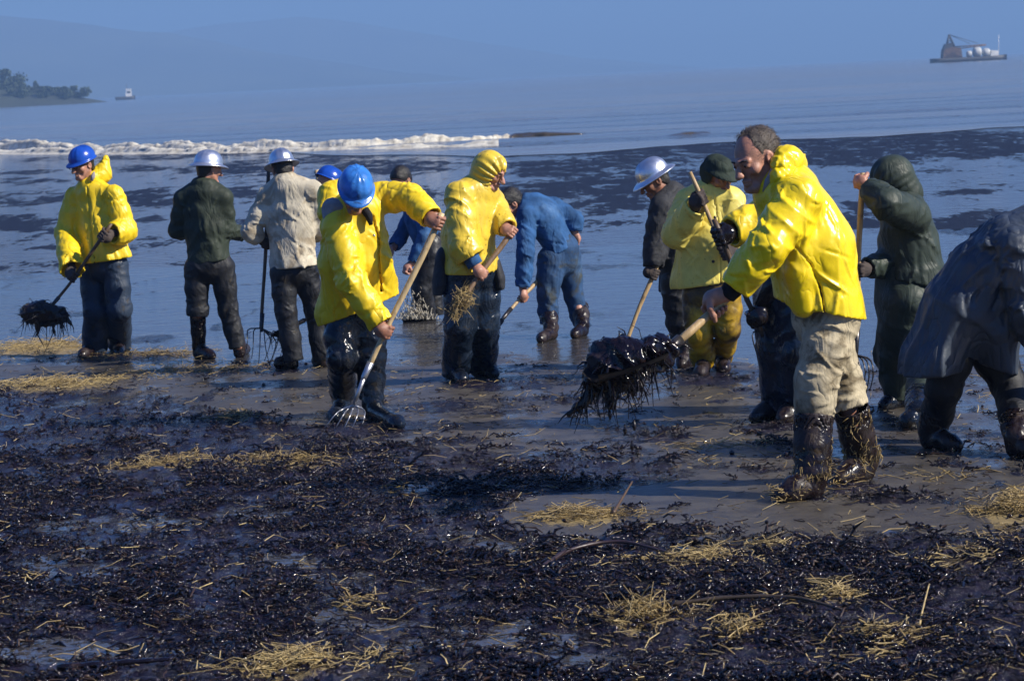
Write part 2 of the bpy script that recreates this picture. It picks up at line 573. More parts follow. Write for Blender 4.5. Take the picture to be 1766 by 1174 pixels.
GLOVE = cloth('grey_work_glove', (0.07, 0.055, 0.05), stain=(0.02, 0.015, 0.015))
OILGLOVE = oily('oily_black_glove', (0.020, 0.014, 0.014), amount=0.9, rough=0.12)
SKIN = skinmat('weathered_skin', (0.42, 0.215, 0.145))
SKIN_DARK = skinmat('tanned_skin', (0.30, 0.145, 0.09))
HAIR_BLACK = plain('black_hair', (0.010, 0.008, 0.007), rough=0.45, scale=60, bump=0.004)
HAIR_GREY = plain('greying_brown_hair', (0.060, 0.045, 0.034), rough=0.5, scale=60, bump=0.004, var=0.35)
HAT_BLUE = plain('blue_hat_enamel', (0.010, 0.060, 0.36), rough=0.22, scale=9, var=0.25, bump=0.001, dirt=(0.03, 0.05, 0.10), dirt_amt=0.25)
HAT_BLUE2 = plain('scuffed_light_blue_hat', (0.035, 0.17, 0.52), rough=0.25, scale=9, var=0.35, bump=0.002, dirt=(0.015, 0.03, 0.08), dirt_amt=0.55)
HAT_ALU = plain('brushed_aluminium_hat', (0.66, 0.68, 0.72), rough=0.33, metal=0.9, scale=14, var=0.1, bump=0.0012)
HAT_GREEN = cloth('dark_green_cap', (0.024, 0.036, 0.026), rough=0.75)
EYEWHITE = plain('eye_white', (0.45, 0.40, 0.36), rough=0.25, var=0.05)
EYEDARK = plain('eye_iris', (0.02, 0.012, 0.008), rough=0.15, var=0.05)
WOOD = wood('ash_wood_handle', (0.50, 0.34, 0.16), (0.14, 0.085, 0.04))
WOOD_PALE = wood('pale_wood_handle', (0.62, 0.46, 0.24), (0.26, 0.17, 0.08))
WOOD_DARK = wood('oil_darkened_handle', (0.11, 0.065, 0.035), (0.02, 0.013, 0.01))
STEEL = plain('worn_fork_steel', (0.42, 0.42, 0.44), rough=0.35, metal=0.85, dirt=(0.03, 0.022, 0.016), dirt_amt=0.35)
DARKSTEEL = plain('oily_fork_steel', (0.05, 0.045, 0.045), rough=0.3, metal=0.6)
WEED = oily('oil_black_weed', (0.013, 0.008, 0.012), mud=(0.03, 0.016, 0.01), amount=0.8, rough=0.11)
STRAW = plain('wet_straw', (0.33, 0.235, 0.09), rough=0.5, var=0.45, scale=12, dirt=(0.05, 0.03, 0.014), dirt_amt=0.75)
STRAW_DRY = plain('dry_straw', (0.46, 0.345, 0.15), rough=0.55, var=0.4, scale=14, dirt=(0.10, 0.06, 0.025), dirt_amt=0.5)
BUTTON = plain('black_snap_button', (0.012, 0.012, 0.014), rough=0.3)
SILVER_SNAP = plain('metal_snap', (0.5, 0.5, 0.5), rough=0.3, metal=1.0)
GLASSES = plain('black_glasses_frame', (0.01, 0.01, 0.012), rough=0.2)

# ------------------------------------------------------------------ person builder
def lerp3(a, b, t): return np.asarray(a) * (1 - t) + np.asarray(b) * t

class Person:
    def __init__(s, label, px, py, group=None, h=0.011):
        s.base = gp(px, py)
        s.D = s.base[1]
        s.h = h
        s.o = None
        s.label = label
        s.group = group
        s.VQ = []
        s.parts = []
    def j(s, px, py, dy=0.0):
        return at(px, py, s.D + dy)
    def part(s, name, V, Q, mat, parent=None, label=None, smooth=True):
        s.parts.append((name, V - s.base, Q, mat, label))
    def part_mb(s, name, mb, mat, label=None, smooth=True):
        s.part(name, np.vstack(mb.V), np.vstack(mb.Q), mat, label=label, smooth=smooth)
    def finish(s, skin):
        V, Q, n = [], [], 0
        for v, q in s.VQ:
            V.append(v); Q.append(q + n); n += len(v)
        me = mesh_arrays('person', np.vstack(V) - s.base, np.vstack(Q), skin)
        o = link('person', me, loc=s.base)
        tag(o, s.label, 'person', s.group)
        for name, v, q, mat, lab in s.parts:
            c = link(name, mesh_arrays(name, v, q, mat), o)
            if lab: c['label'] = lab
        s.o = o
        return o
    # ---- head
    def frame(s, c, yaw, pitch, roll=0.0, hs=1.0):
        y, p, r = math.radians(yaw), math.radians(pitch), math.radians(roll)
        f = np.array([math.sin(y) * math.cos(p), -math.cos(y) * math.cos(p), -math.sin(p)])
        up0 = np.array([0, 0, 1.0])
        rt = nrm(np.cross(f, up0)); up = np.cross(rt, f)
        rt, up = rt * math.cos(r) + up * math.sin(r), up * math.cos(r) - rt * math.sin(r)
        s.hc, s.hR, s.hs = np.asarray(c, float), np.stack([rt, f, up], 1), hs
    def hp(s, *p):
        return s.hc + s.hR @ (np.asarray(p, float) * s.hs)
    def head(s, neck, h=0.0048, nose=1.0, jaw=1.0, eyes=True, mouth=True):
        k = s.hs; R = s.hR; hp = s.hp
        allp = np.array([s.hc - 0.16 * k, s.hc + 0.16 * k, neck - 0.08, neck + 0.08])
        v = Vol(allp.min(0), allp.max(0), h)
        G = v.new()
        E = lambda c, r, kk=0.015, sub=False: v.ell(G, hp(*c), np.array(r) * k, R, kk, sub)
        E((0, -0.018, 0.035), (0.076, 0.098, 0.086))
        E((0, 0.028, -0.025), (0.062 * jaw, 0.062, 0.085), 0.03)
        v.chain(G, [hp(-0.052 * jaw, 0.0, -0.05), hp(-0.018 * jaw, 0.066, -0.098), hp(0.018 * jaw, 0.066, -0.098), hp(0.052 * jaw, 0.0, -0.05)], np.array([0.022, 0.02, 0.02, 0.022]) * k, k=0.02)
        E((0, 0.077, -0.1), (0.02, 0.018, 0.018), 0.014)
        for sx in (-1, 1):
            E((sx * 0.046, 0.058, -0.022), (0.021, 0.022, 0.022), 0.02)
            E((sx * 0.031, 0.099, 0.008), (0.017, 0.014, 0.012), 0.012, True)
            E((sx * 0.040, 0.074, -0.062), (0.014, 0.012, 0.02), 0.015, True)
            E((sx * 0.031, 0.0815, 0.006), (0.0145, 0.0125, 0.0115), 0.005)
            E((sx * 0.079, -0.012, -0.004), (0.011, 0.021, 0.034), 0.008)
            E((sx * 0.088, -0.004, 0.0), (0.007, 0.011, 0.019), 0.006, True)
            E((sx * 0.013, 0.106 + 0.004 * nose, -0.030), (0.0085, 0.011, 0.009), 0.008)
        v.chain(G, [hp(-0.042, 0.076, 0.024), hp(0, 0.091, 0.022), hp(0.042, 0.076, 0.024)], np.array([0.010, 0.011, 0.010]) * k, k=0.014)
        v.chain(G, [hp(0, 0.09, 0.014), hp(0, 0.104 + 0.006 * nose, -0.012), hp(0, 0.114 + 0.008 * nose, -0.03)], np.array([0.0085, 0.0105, 0.0135 * (0.8 + 0.2 * nose)]) * k, k=0.012)
        if mouth:
            v.chain(G, [hp(-0.024, 0.083, -0.062), hp(0, 0.096, -0.058), hp(0.024, 0.083, -0.062)], np.array([0.005, 0.0085, 0.005]) * k, k=0.008)
            v.chain(G, [hp(-0.02, 0.084, -0.073), hp(0, 0.094, -0.073), hp(0.02, 0.084, -0.073)], np.array([0.005, 0.009, 0.005]) * k, k=0.008)
            Gs = v.new(); v.chain(Gs, [hp(-0.024, 0.092, -0.066), hp(0, 0.108, -0.065), hp(0.024, 0.092, -0.066)], 0.0035 * k, k=0.005)
            G[:] = -smin(-G, Gs, 0.004)
        v.chain(G, [hp(0, -0.02, -0.05), neck * 0.5 + hp(0, -0.02, -0.05) * 0.5, neck], [0.054 * k, 0.055 * k, 0.062 * k], k=0.03)
        V, Q = v.nets(G)
        s.VQ.append((V, Q))
        if eyes:
            for sx in (-1, 1):
                mb = MB()
                mb.tube([hp(sx * 0.031, 0.0925, 0.0055), hp(sx * 0.031, 0.0948, 0.0052)], [0.0062 * k, 0.0045 * k], 8)
                s.part_mb('eye', mb, EYEDARK)
                mb = MB()
                mb.tube([hp(sx * 0.014, 0.100, 0.026), hp(sx * 0.032, 0.098, 0.031), hp(sx * 0.048, 0.082, 0.027)], np.array([0.0028, 0.0036, 0.002]) * k, 6)
                s.part_mb('eyebrow', mb, HAIR_BLACK)
    def hair(s, kind, mat, thick=0.010, seed=3, strands=500):
        k, R, hp = s.hs, s.hR, s.hp
        v = Vol(s.hc - 0.17 * k, s.hc + 0.17 * k, 0.005)
        G = v.new()
        w1, w2 = waves(seed, 60), waves(seed + 1, 120)
        if kind == 'receding':
            v.ell(G, hp(0, -0.030, 0.037), np.array([0.083, 0.099, 0.0935]) * k, R)
        else:
            v.ell(G, hp(0, -0.02, 0.037), np.array([0.078 + thick * 0.8, 0.100 + thick, 0.088 + thick]) * k, R)
        v.ell(G, hp(0, -0.055, -0.02), np.array([0.064 + thick * .6, 0.056 + thick * .5, 0.075]) * k, R, 0.02)
        X, Y, Z = v.ax[0][:, None, None], v.ax[1][None, :, None], v.ax[2][None, None, :]
        G = (G - 0.0035 * w1(X, Y, Z) - 0.002 * w2(X, Y, Z)).astype(f32)
        n = lambda *a: R @ np.array(a, float)
        if kind == 'full' or kind == 'crop':
            G = v.cut(G, hp(0, 0.062, 0.075), n(0, 0.85, -0.52))
        elif kind == 'short':
            G = v.cut(G, hp(0, 0.050, 0.085), n(0, 0.8, -0.6))
        else:   # receding: bare brow and temples, thin on top
            G2 = v.new()
            v.ell(G2, hp(0, 0.100, 0.082), np.array([0.066, 0.098, 0.066]) * k, R)
            v.ell(G2, hp(0.075, 0.108, 0.035), np.array([0.055, 0.085, 0.066]) * k, R)
            v.ell(G2, hp(-0.075, 0.108, 0.035), np.array([0.055, 0.085, 0.066]) * k, R)
            G = np.maximum(G, -G2)
            G = v.cut(G, hp(0, 0.052, 0.0), n(0, 1, -0.2))
        G = v.cut(G, hp(0, -0.06, -0.075), n(0, 0, -1))
        G2 = v.new()                                           # clear of ears and cheeks
        for sx in (-1, 1):
            v.ell(G2, hp(sx * 0.09, 0.0, -0.03), np.array([0.03, 0.034, 0.05]) * k, R)
            v.ell(G2, hp(sx * 0.07, 0.065, -0.04), np.array([0.05, 0.055, 0.075]) * k, R)
        G = np.maximum(G, -G2)
        V, Q = v.nets(G)
        mb = MB(); mb.add(V, Q)
        r = np.random.default_rng(seed)
        if len(V) and strands:
            idx = r.integers(0, len(V), strands)
            c = hp(0, -0.02, 0.02)
            for i in idx:
                p = V[i]; o = nrm(p - c)
                d = nrm((0.22 if kind == 'receding' else 0.45) * o + 0.8 * nrm(np.cross(o, R[:, 0]) * -1 + r.normal(size=3) * 0.5))
                L = r.uniform(0.010, 0.021) * k
                mb.tube([p - o * 0.002, p + d * L * 0.5 + o * 0.003, p + d * L], [0.0011, 0.0009, 0.0004], 3, cap=False)
        s.part_mb('hair', mb, mat)
    def hat(s, kind, mat, off=(0, -0.015, 0.05), tilt=0.0, scale=1.0):
        """hard hats: dome, ribs, peak or full brim"""
        k = s.hs * scale
        nt, nr = 48, 14
        th = np.arange(nt) * 2 * np.pi / nt                      # 0 = right, pi/2 = front
        rows = []
        RX, RY, H = 0.108, 0.130, 0.120
        cs, sn = np.cos(th), np.sin(th)
        def ring(f, z, extra=0.0):
            return np.stack([cs * (RX * f + extra), sn * (RY * f + extra), np.broadcast_to(z, th.shape)], 1)
        outer = []
        for i in range(nr):
            a = (i + 0.4) / nr * np.pi / 2
            f = math.sin(a) ** 0.88; z = math.cos(a) * H
            rg = ring(f, z)
            rib = np.zeros(nt)
            for q in ((np.pi / 2, 0.10), (np.pi / 2 + 0.55, 0.08), (np.pi / 2 - 0.55, 0.08), (-np.pi / 2, 0.10), (-np.pi / 2 + 0.55, 0.08), (-np.pi / 2 - 0.55, 0.08)):
                dth = np.angle(np.exp(1j * (th - q[0])))
                rib += np.exp(-(dth / q[1]) ** 2)
            amt = 0.0055 * math.sin(a * 2) ** 0.5 * (a < 1.45)
            nrmv = rg / np.linalg.norm(rg, axis=1)[:, None]
            rg = rg + nrmv * (rib * amt)[:, None]
            outer.append(rg)
        fr = np.exp(-(np.angle(np.exp(1j * (th - np.pi / 2))) / 0.85) ** 2)
        if kind == 'cap':
            bw = 0.008 + 0.040 * fr; drop = 0.004 + 0.014 * fr
        else:
            bw = 0.042 + 0.018 * fr + 0.008 * np.exp(-(np.angle(np.exp(1j * (th + np.pi / 2))) / 0.8) ** 2); drop = 0.016 + 0.010 * (1 - np.abs(sn)) * 0 + 0.012 * (1 - cs * cs)
        for q in (0.06, 0.35, 0.75, 1.0):
            rg = ring(1.0, 0.0)
            d = rg.copy(); d[:, 2] = 0; d /= np.linalg.norm(d, axis=1)[:, None]
            rg = rg + d * (bw * q)[:, None]
            rg[:, 2] = -drop * q ** 1.3 - (0.0 if q < 1 else 0.002)
            outer.append(rg)
        n_out = len(outer)
        inner = []
        for rg in outer[::-1]:
            r2 = rg.copy(); c = np.array([0, 0, 0.0])
            dome = rg[:, 2] > 0.001
            r2[dome] = rg[dome] * 0.962
            r2[~dome, 2] -= 0.004
            inner.append(r2)
        rows = outer + inner
        V = np.vstack(rows)
        Q = []
        for i in range(len(rows) - 1):
            for j in range(nt):
                jj = (j + 1) % nt
                Q.append((i * nt + j, (i + 1) * nt + j, (i + 1) * nt + jj, i * nt + jj))
        top = len(V); V = np.vstack([V, [[0, 0, H * 1.005]], [[0, 0, H * 0.962]]])
        for j in range(0, nt, 2):
            Q.append((top, j, (j + 1) % nt, (j + 2) % nt))
            o = (len(rows) - 1) * nt
            Q.append((top + 1, o + (j + 2) % nt, o + (j + 1) % nt, o + j))
        ct, st_ = math.cos(math.radians(tilt)), math.sin(math.radians(tilt))
        V = V @ np.array([[1, 0, 0], [0, ct, st_], [0, -st_, ct]])
        V = s.hc + (V * k + np.asarray(off) * s.hs) @ s.hR.T
        s.part('hard_hat', V, np.array(Q), mat)
    # ---- body under the clothes
    def body(s, pelvis, chest, neck, arms, legs):
        P = np.array([pelvis, chest, neck] + [p for a in arms for p in a] + [p for l in legs for p in l])
        v = Vol(P.min(0) - 0.16, P.max(0) + 0.16, 0.02)
        G = v.new()
        v.chain(G, [pelvis, chest, neck], [0.085, 0.095, 0.05], k=0.03)
        for a in arms:
            v.chain(G, [chest * 0.4 + np.asarray(a[0]) * 0.6] + list(a), [0.05, 0.042, 0.038, 0.033], k=0.03)
        for l in legs:
            v.chain(G, list(l), [0.07, 0.048, 0.038], k=0.03)
        V, Q = v.nets(G)
        s.VQ.append((V, Q))
    def grip(s, c, a, wrist, back, r=0.018, hs=1.0, glove=None, arm_r=0.03):
        """a fist closed round a shaft: c centre on shaft, a along shaft (thumb end), wrist position, back = side the back of the hand faces"""
        a = nrm(a)
        wv = np.asarray(wrist) - c
        u = -(wv - a * (wv @ a)); u = nrm(u) if np.linalg.norm(u) > 0.01 else nrm(np.cross(a, back))
        vv = np.cross(a, u)
        if vv @ np.asarray(back) < 0: vv = -vv
        h = 0.0042
        v = Vol(np.minimum(c, wrist) - 0.10, np.maximum(c, wrist) + 0.10, h)
        G = v.new()
        g = hs
        p = lambda x, y, z: c + u * x * g + vv * y * g + a * z * g
        R = r / g
        y0 = R + 0.013
        v.ell(G, p(-0.012, y0 + 0.004, 0), np.array([0.052, 0.017, 0.043]) * g, np.stack([u, vv, a], 1), 0.012)
        v.chain(G, [p(-0.03, y0 + 0.002, 0.0), np.asarray(wrist), np.asarray(wrist) + nrm(wv) * 0.06], [0.033 * g, 0.029 * g, arm_r * g], k=0.02)
        for z, L, fr in ((0.032, 0.95, 0.0098), (0.011, 1.05, 0.0102), (-0.010, 1.0, 0.0098), (-0.030, 0.82, 0.0088)):
            ro = R + 0.0095
            pts = [p(0.018, y0 + 0.006, z)]
            for ang, rr in ((52, ro + 0.007), (-5, ro + 0.004), (-72, ro), (-72 - 55 * L, ro)):
                t = math.radians(ang)
                pts.append(p(rr * math.cos(t), rr * math.sin(t), z + (0.004 if ang < 0 else 0)))
            Gf = v.new()
            v.chain(Gf, pts, np.array([0.0105, 1.08 * fr, fr, 0.94 * fr, 0.82 * fr]) * g * (1.16 if glove is not None else 1.0), k=0.005)
            G[:] = smin(G, Gf, 0.0035)
        ro = R + 0.0105
        Gf = v.new()
        v.chain(Gf, [p(-0.045, y0 - 0.002, 0.022), p(-ro - 0.010, 0.004, 0.040), p(-ro * 0.75, -ro * 0.7, 0.046), p(0.004, -ro - 0.006, 0.044)],
                np.array([0.016, 0.0135, 0.0115, 0.0095]) * g, k=0.008)
        G[:] = smin(G, Gf, 0.006)
        V, Q = v.nets(G)
        if glove is not None:
            s.part('glove', V, Q, glove)
        else:
            s.VQ.append((V, Q))
    # ---- clothes
    def jacket(s, mat, shA, shB, neck, hem, armA, armB, chest=(0.21, 0.135), waist=(0.22, 0.145), hemr=(0.25, 0.165), sleeve=(0.088, 0.078, 0.068),
               hemn=None, mid=None, seed=1, amp=0.012, crumple=0.006, samp=0.010, cuff=0.095, collar=True, side=None, grooves=(), name='jacket', yoke=0.078, nlobe=5,
               wl=0.085, hollow=0.022, label=None, extra=None, crease=0.011, ncrease=30, slim=0.95):
        chest, waist, hemr = [tuple(q * slim for q in t) for t in (chest, waist, hemr)]
        sd_ = nrm(shB - shA) if side is None else nrm(side)
        top = (shA + shB) / 2 * 0.7 + neck * 0.3
        if mid is None: mid = top * 0.5 + hem * 0.5
        ax = nrm(hem - mid)
        hn = ax if hemn is None else nrm(hemn)
        pts = [shA, shB, neck, hem] + [p for a in (armA, armB) if a for p in a]
        pts = np.array(pts)
        M = 0.16 + max(hemr) * 0.75
        v = Vol(pts.min(0) - M, pts.max(0) + M, s.h)
        T = v.new()
        L = np.linalg.norm(mid - top) + np.linalg.norm(hem - mid)
        end = hem + ax * 0.12
        v.chain(T, [top, top * 0.45 + mid * 0.55, mid, hem, end], [chest[0] * 0.86, chest[0], waist[0], hemr[0], hemr[0] * 1.05], [chest[1] * 0.86, chest[1], waist[1], hemr[1], hemr[1] * 1.05],
                sd_, 0.04, fold_torso(seed, amp, nlobe, L, crumple), pad=0.06)
        T = v.cut(T, hem, hn)
        I = v.new()
        e0 = hem - ax * 0.10
        v.chain(I, [e0, hem, end + ax * 0.1], [waist[0] * .5 + hemr[0] * .5 - hollow - .01, hemr[0] - hollow, hemr[0] - hollow], [waist[1] * .5 + hemr[1] * .5 - hollow - .01, hemr[1] - hollow, hemr[1] - hollow], sd_, 0.02, fold_torso(seed, amp, nlobe, 0.1, 0), pad=0.03)
        T = np.maximum(T, -I)
        Y = v.new()
        v.chain(Y, [shA, neck * 0.6 + top * 0.4, shB], [yoke, yoke * 1.05, yoke], k=0.03, fold=fold_limb(seed + 7, samp * 0.5))
        v.chain(Y, [neck + (neck - top) * 0.05, neck * 0.35 + top * 0.65], [0.072, 0.12], k=0.03)
        F = smin(T, Y, 0.06)
        for i, arm in enumerate((armA, armB)):
            if not arm: continue
            sh, el, hd = arm[0], arm[1], arm[2]
            cw = cuff[i] if isinstance(cuff, (tuple, list)) else cuff
            d = nrm(hd - el)
            cp = hd - d * cw
            sl = sleeve[i] if isinstance(sleeve[0], (tuple, list)) else sleeve
            S = v.new()
            L1 = np.linalg.norm(el - sh); L2 = np.linalg.norm(cp - el)
            m1, m2 = sh * 0.5 + el * 0.5, el * 0.5 + cp * 0.5
            v.chain(S, [sh, m1, el, m2, cp + d * 0.03], [sl[0], (sl[0] + sl[1]) / 2, sl[1], (sl[1] + sl[2]) / 2 * 1.02, sl[2]], k=0.035,
                    fold=fold_limb(seed + 11 + i * 5, samp, wl, (0.03, L1, L1 + L2 * 0.9), 0.12, 0.45), pad=0.05)
            S = v.cut(S, cp, d)
            I = v.new()
            v.chain(I, [cp - d * 0.07, cp + d * 0.06], [sl[2] - 0.016, sl[2] - 0.012], k=0.01)
            S = np.maximum(S, -I)
            F = smin(F, S, 0.028)
        if collar:
            nd = nrm(neck - top); c = neck + nd * 0.01
            e1 = nrm(np.cross(nd, [0.3, 1, 0.1])); e2 = np.cross(nd, e1)
            ring = [c + (e1 * math.cos(t) + e2 * math.sin(t)) * 0.074 for t in np.linspace(0, 2 * math.pi, 11)]
            v.chain(F, ring, 0.019, k=0.03, fold=fold_limb(seed + 20, 0.006, 0.06, (), 0.1, 1.0))
        if extra is not None:
            F = extra(v, F)
        rr = np.random.default_rng(seed * 7 + 1)
        for i, arm in enumerate((armA, armB)):
            if not arm: continue
            sh, el, hd = arm[:3]
            sl = sleeve[i] if isinstance(sleeve[0], (tuple, list)) else sleeve
            F = v.creases(F, *limb_creases(rr, el, hd - sh, sl[1], 11, 0.07, crease))
            F = v.creases(F, *limb_creases(rr, lerp3(el, hd, .55), hd - el, sl[2], 6, 0.06, crease * .9))
            F = v.creases(F, *limb_creases(rr, lerp3(sh, el, .25), el - sh, sl[0], 8, 0.06, crease, 1.3))
        F = v.creases(F, *torso_creases(rr, top, hem, sd_, waist[0], waist[1], ncrease, crease * 1.1))
        for g in grooves:
            F = v.carve(F, g[0], g[1], g[2], (shA[1] + shB[1]) / 2 + (0.05 if len(g) < 4 else g[3]))
        V, Q = v.nets(F)
        s.part(name, V, Q, mat, label=label)
    def trousers(s, mat, hips, legs, r=((0.10, 0.085, 0.075),) * 2, pelvis_r=(0.18, 0.13), seed=5, amp=0.010, base=0.5, wl=0.10, name='trousers', side=None, top=None, cutend=True, bends=None, waist_up=0.10, amp_tor=0.006, crease=0.010):
        hA, hB = hips
        pts = np.array([hA, hB] + [p for l in legs for p in l])
        v = Vol(pts.min(0) - 0.24, pts.max(0) + 0.24, s.h)
        sd_ = nrm(hB - hA) if side is None else nrm(side)
        pc = (hA + hB) / 2
        tp = pc + np.array([0, 0, waist_up]) if top is None else top
        F = v.new()
        v.chain(F, [tp, pc], [pelvis_r[0] * 0.95, pelvis_r[0]], [pelvis_r[1] * 0.95, pelvis_r[1]], sd_, 0.03, fold_torso(seed, amp_tor, 6, 0.2, amp_tor))
        for i, l in enumerate(legs):
            hip, kn, an = l[0], l[1], l[2]
            L1 = np.linalg.norm(kn - hip); L2 = np.linalg.norm(an - kn); d = nrm(an - kn)
            S = v.new(); q = r[i]
            v.chain(S, [hip, hip * .5 + kn * .5, kn, kn * .45 + an * .55, an + d * 0.03], [q[0], (q[0] + q[1]) / 2 * 1.02, q[1], (q[1] + q[2]) / 2, q[2]], k=0.03,
                    fold=fold_limb(seed + 3 + i * 4, amp, wl, (0.04, L1, L1 + L2 * 0.93), 0.13, base), pad=0.05)
            if cutend: S = v.cut(S, an, d)
            F = smin(F, S, 0.03)
        rr = np.random.default_rng(seed * 5 + 2)
        for i, l in enumerate(legs):
            q = r[i]
            F = v.creases(F, *limb_creases(rr, l[1], l[2] - l[0], q[1], 9, 0.08, crease))
            F = v.creases(F, *limb_creases(rr, lerp3(l[1], l[2], .8), l[2] - l[1], q[2], 8, 0.07, crease))
            F = v.creases(F, *limb_creases(rr, lerp3(l[0], l[1], .3), l[1] - l[0], q[0], 7, 0.09, crease * .9, 1.6))
        V, Q = v.nets(F)
        s.part(name, V, Q, mat)
    def boot(s, heel, toe, knee, mat, top=0.30, r=(0.062, 0.056), foot=0.052, seed=9, ank=None, h=0.010, name='boot', amp=0.005, label=None):
        heel, toe = np.asarray(heel, float), np.asarray(toe, float)
        d = nrm(toe - heel)
        if ank is None: ank = heel + d * 0.045 + np.array([0, 0, 0.10])
        up = nrm(np.asarray(knee) - ank)
        tp = ank + up * top
        P = np.array([heel, toe, tp, ank])
        v = Vol(P.min(0) - 0.12, P.max(0) + 0.12, h)
        F = v.new()
        v.chain(F, [tp + up * 0.03, ank + up * top * 0.5, ank, heel + d * 0.045 + np.array([0, 0, 0.045])], [r[0], (r[0] + r[1]) / 2, r[1], foot], k=0.02, fold=fold_limb(seed, amp, 0.07, (top,), 0.12, 0.5))
        F = v.cut(F, tp, up)
        I = v.new(); v.chain(I, [tp - up * 0.06, tp + up * 0.06], r[0] - 0.012); F = np.maximum(F, -I)
        z = np.array([0, 0, 1.0])
        v.chain(F, [heel + d * 0.035 + z * 0.04, heel + d * 0.13 + z * 0.055, toe - d * 0.085 + z * 0.038, toe - d * 0.045 + z * 0.03], [foot * 0.93, foot * 1.0, foot * 0.92, foot * 0.72], k=0.02, fold=fold_limb(seed + 2, 0.004, 0.05))
        F = v.cut(F, (heel + toe) / 2 - z * 0.012, -z)
        V, Q = v.nets(F)
        s.part(name, V, Q, mat, label=label)
    def hood_down(s, mat, pts, r, seed=3, k=0.05, amp=0.009, opening=None, name='hood', lining=None):
        pts = [np.asarray(p) for p in pts]
        A = np.array(pts)
        M = max(np.max(r), 0.1) + 0.06
        v = Vol(A.min(0) - M, A.max(0) + M, min(s.h, 0.009))
        F = v.new()
        v.chain(F, pts, r, k=k, fold=fold_limb(seed, amp, 0.06, (), 0.1, 1.1))
        if opening is not None:
            I = v.new(); v.chain(I, opening[0], opening[1], k=0.02); F = -smin(-F, I, 0.01)
        rr = np.random.default_rng(seed + 50)
        for q_, r_ in zip(pts, r):
            F = v.creases(F, *limb_creases(rr, q_, pts[-1] - pts[0], r_, 7, 0.03, 0.009, 0.9))
        V, Q = v.nets(F)
        s.part(name, V, Q, mat)
    def hood_up(s, mat, thick=0.026, face=(0.056, 0.07), seed=4, fall=None, amp=0.007, droop=0.0):
        """a hood drawn over the head, open round the face"""
        k, R, hp = s.hs, s.hR, s.hp
        v = Vol(s.hc - 0.27 * k, s.hc + 0.22 * k, 0.0075)
        F = v.new()
        v.ell(F, hp(0, -0.022, 0.028), np.array([0.080 + thick, 0.104 + thick, 0.093 + thick]) * k, R)
        tail = [hp(0, -0.03, -0.03), hp(0, -0.04, -0.11)] + ([fall] if fall is not None else [])
        v.chain(F, tail, ([0.10, 0.095] + ([0.10] if fall is not None else [])), k=0.05)
        c = hp(0, 0.12, -0.02)
        w1, w2 = waves(seed, 18), waves(seed + 3, 40)
        X, Y, Z = [v.ax[i].reshape([-1 if j == i else 1 for j in range(3)]) for i in range(3)]
        q = [X - f32(c[0]), Y - f32(c[1]), Z - f32(c[2])]
        pr = [q[0] * f32(R[0, j]) + q[1] * f32(R[1, j]) + q[2] * f32(R[2, j]) for j in range(3)]
        ang = np.arctan2(pr[0], pr[2]); rad = np.sqrt(pr[0] ** 2 + pr[2] ** 2 + pr[1] ** 2)
        pleat = np.sin(15 * ang + 2.5 * w1(X, Y, Z)) * np.exp(-((rad - 0.12) / 0.09) ** 2)
        F = (F - amp * (pleat * 0.9 + 0.6 * w1(X, Y, Z) + 0.35 * w2(X, Y, Z))).astype(f32)
        I = v.new()
        v.ell(I, hp(0, 0.075, -0.028), np.array([face[0], 0.10, face[1]]) * k, R)
        F = -smin(-F, I, 0.008)
        v.cut(F, s.hc, [0, 0, 1])
        V, Q = v.nets(F)
        s.part('hood', V, Q, mat)

def limb_creases(r, pt, axis, rad, n, spread, hgt, tilt=0.7):
    C, N, L, W, H = [], [], [], [], []
    axis = nrm(axis)
    for _ in range(n):
        o = r.normal(size=3); o = nrm(o - axis * (o @ axis)); 
        if o[1] > 0.35: o[1] *= -1
        o = nrm(o)
        C.append(pt + o * rad + axis * r.normal() * spread)
        t = np.cross(axis, o)
        N.append(axis + t * r.normal() * tilt)
        L.append(r.uniform(0.035, 0.075)); W.append(r.uniform(0.009, 0.018)); H.append(r.uniform(0.5, 1.15) * hgt * (1 if r.random() < .75 else -.7))
    return C, N, L, W, H
def torso_creases(r, top, bot, side, ra, rb, n, hgt):
    C, N, L, W, H = [], [], [], [], []
    ax = nrm(bot - top); u = nrm(side - ax * (side @ ax)); v = np.cross(ax, u)
    for _ in range(n):
        th = r.uniform(0, 6.283); o = u * math.cos(th) + v * math.sin(th)
        if o[1] > 0.4: th += math.pi; o = -o
        t = r.uniform(0.05, 0.95)
        C.append(top + (bot - top) * t + u * math.cos(th) * ra + v * math.sin(th) * rb)
        on = nrm(u * math.cos(th) / ra + v * math.sin(th) / rb)
        d = ax + np.cross(on, ax) * r.normal() * 0.75
        N.append(np.cross(d, on)); L.append(r.uniform(0.05, 0.13)); W.append(r.uniform(0.010, 0.022)); H.append(r.uniform(0.4, 1.1) * hgt * (1 if r.random() < .7 else -.8))
    return C, N, L, W, H

def ballmesh(mb, c, r, n=6):
    c = np.asarray(c, float)
    mb.tube([c + np.array([0, -r * x, 0]) for x in np.linspace(-.98, .98, 5)], [r * math.sqrt(1 - x * x) + 1e-4 for x in np.linspace(-.98, .98, 5)], n)

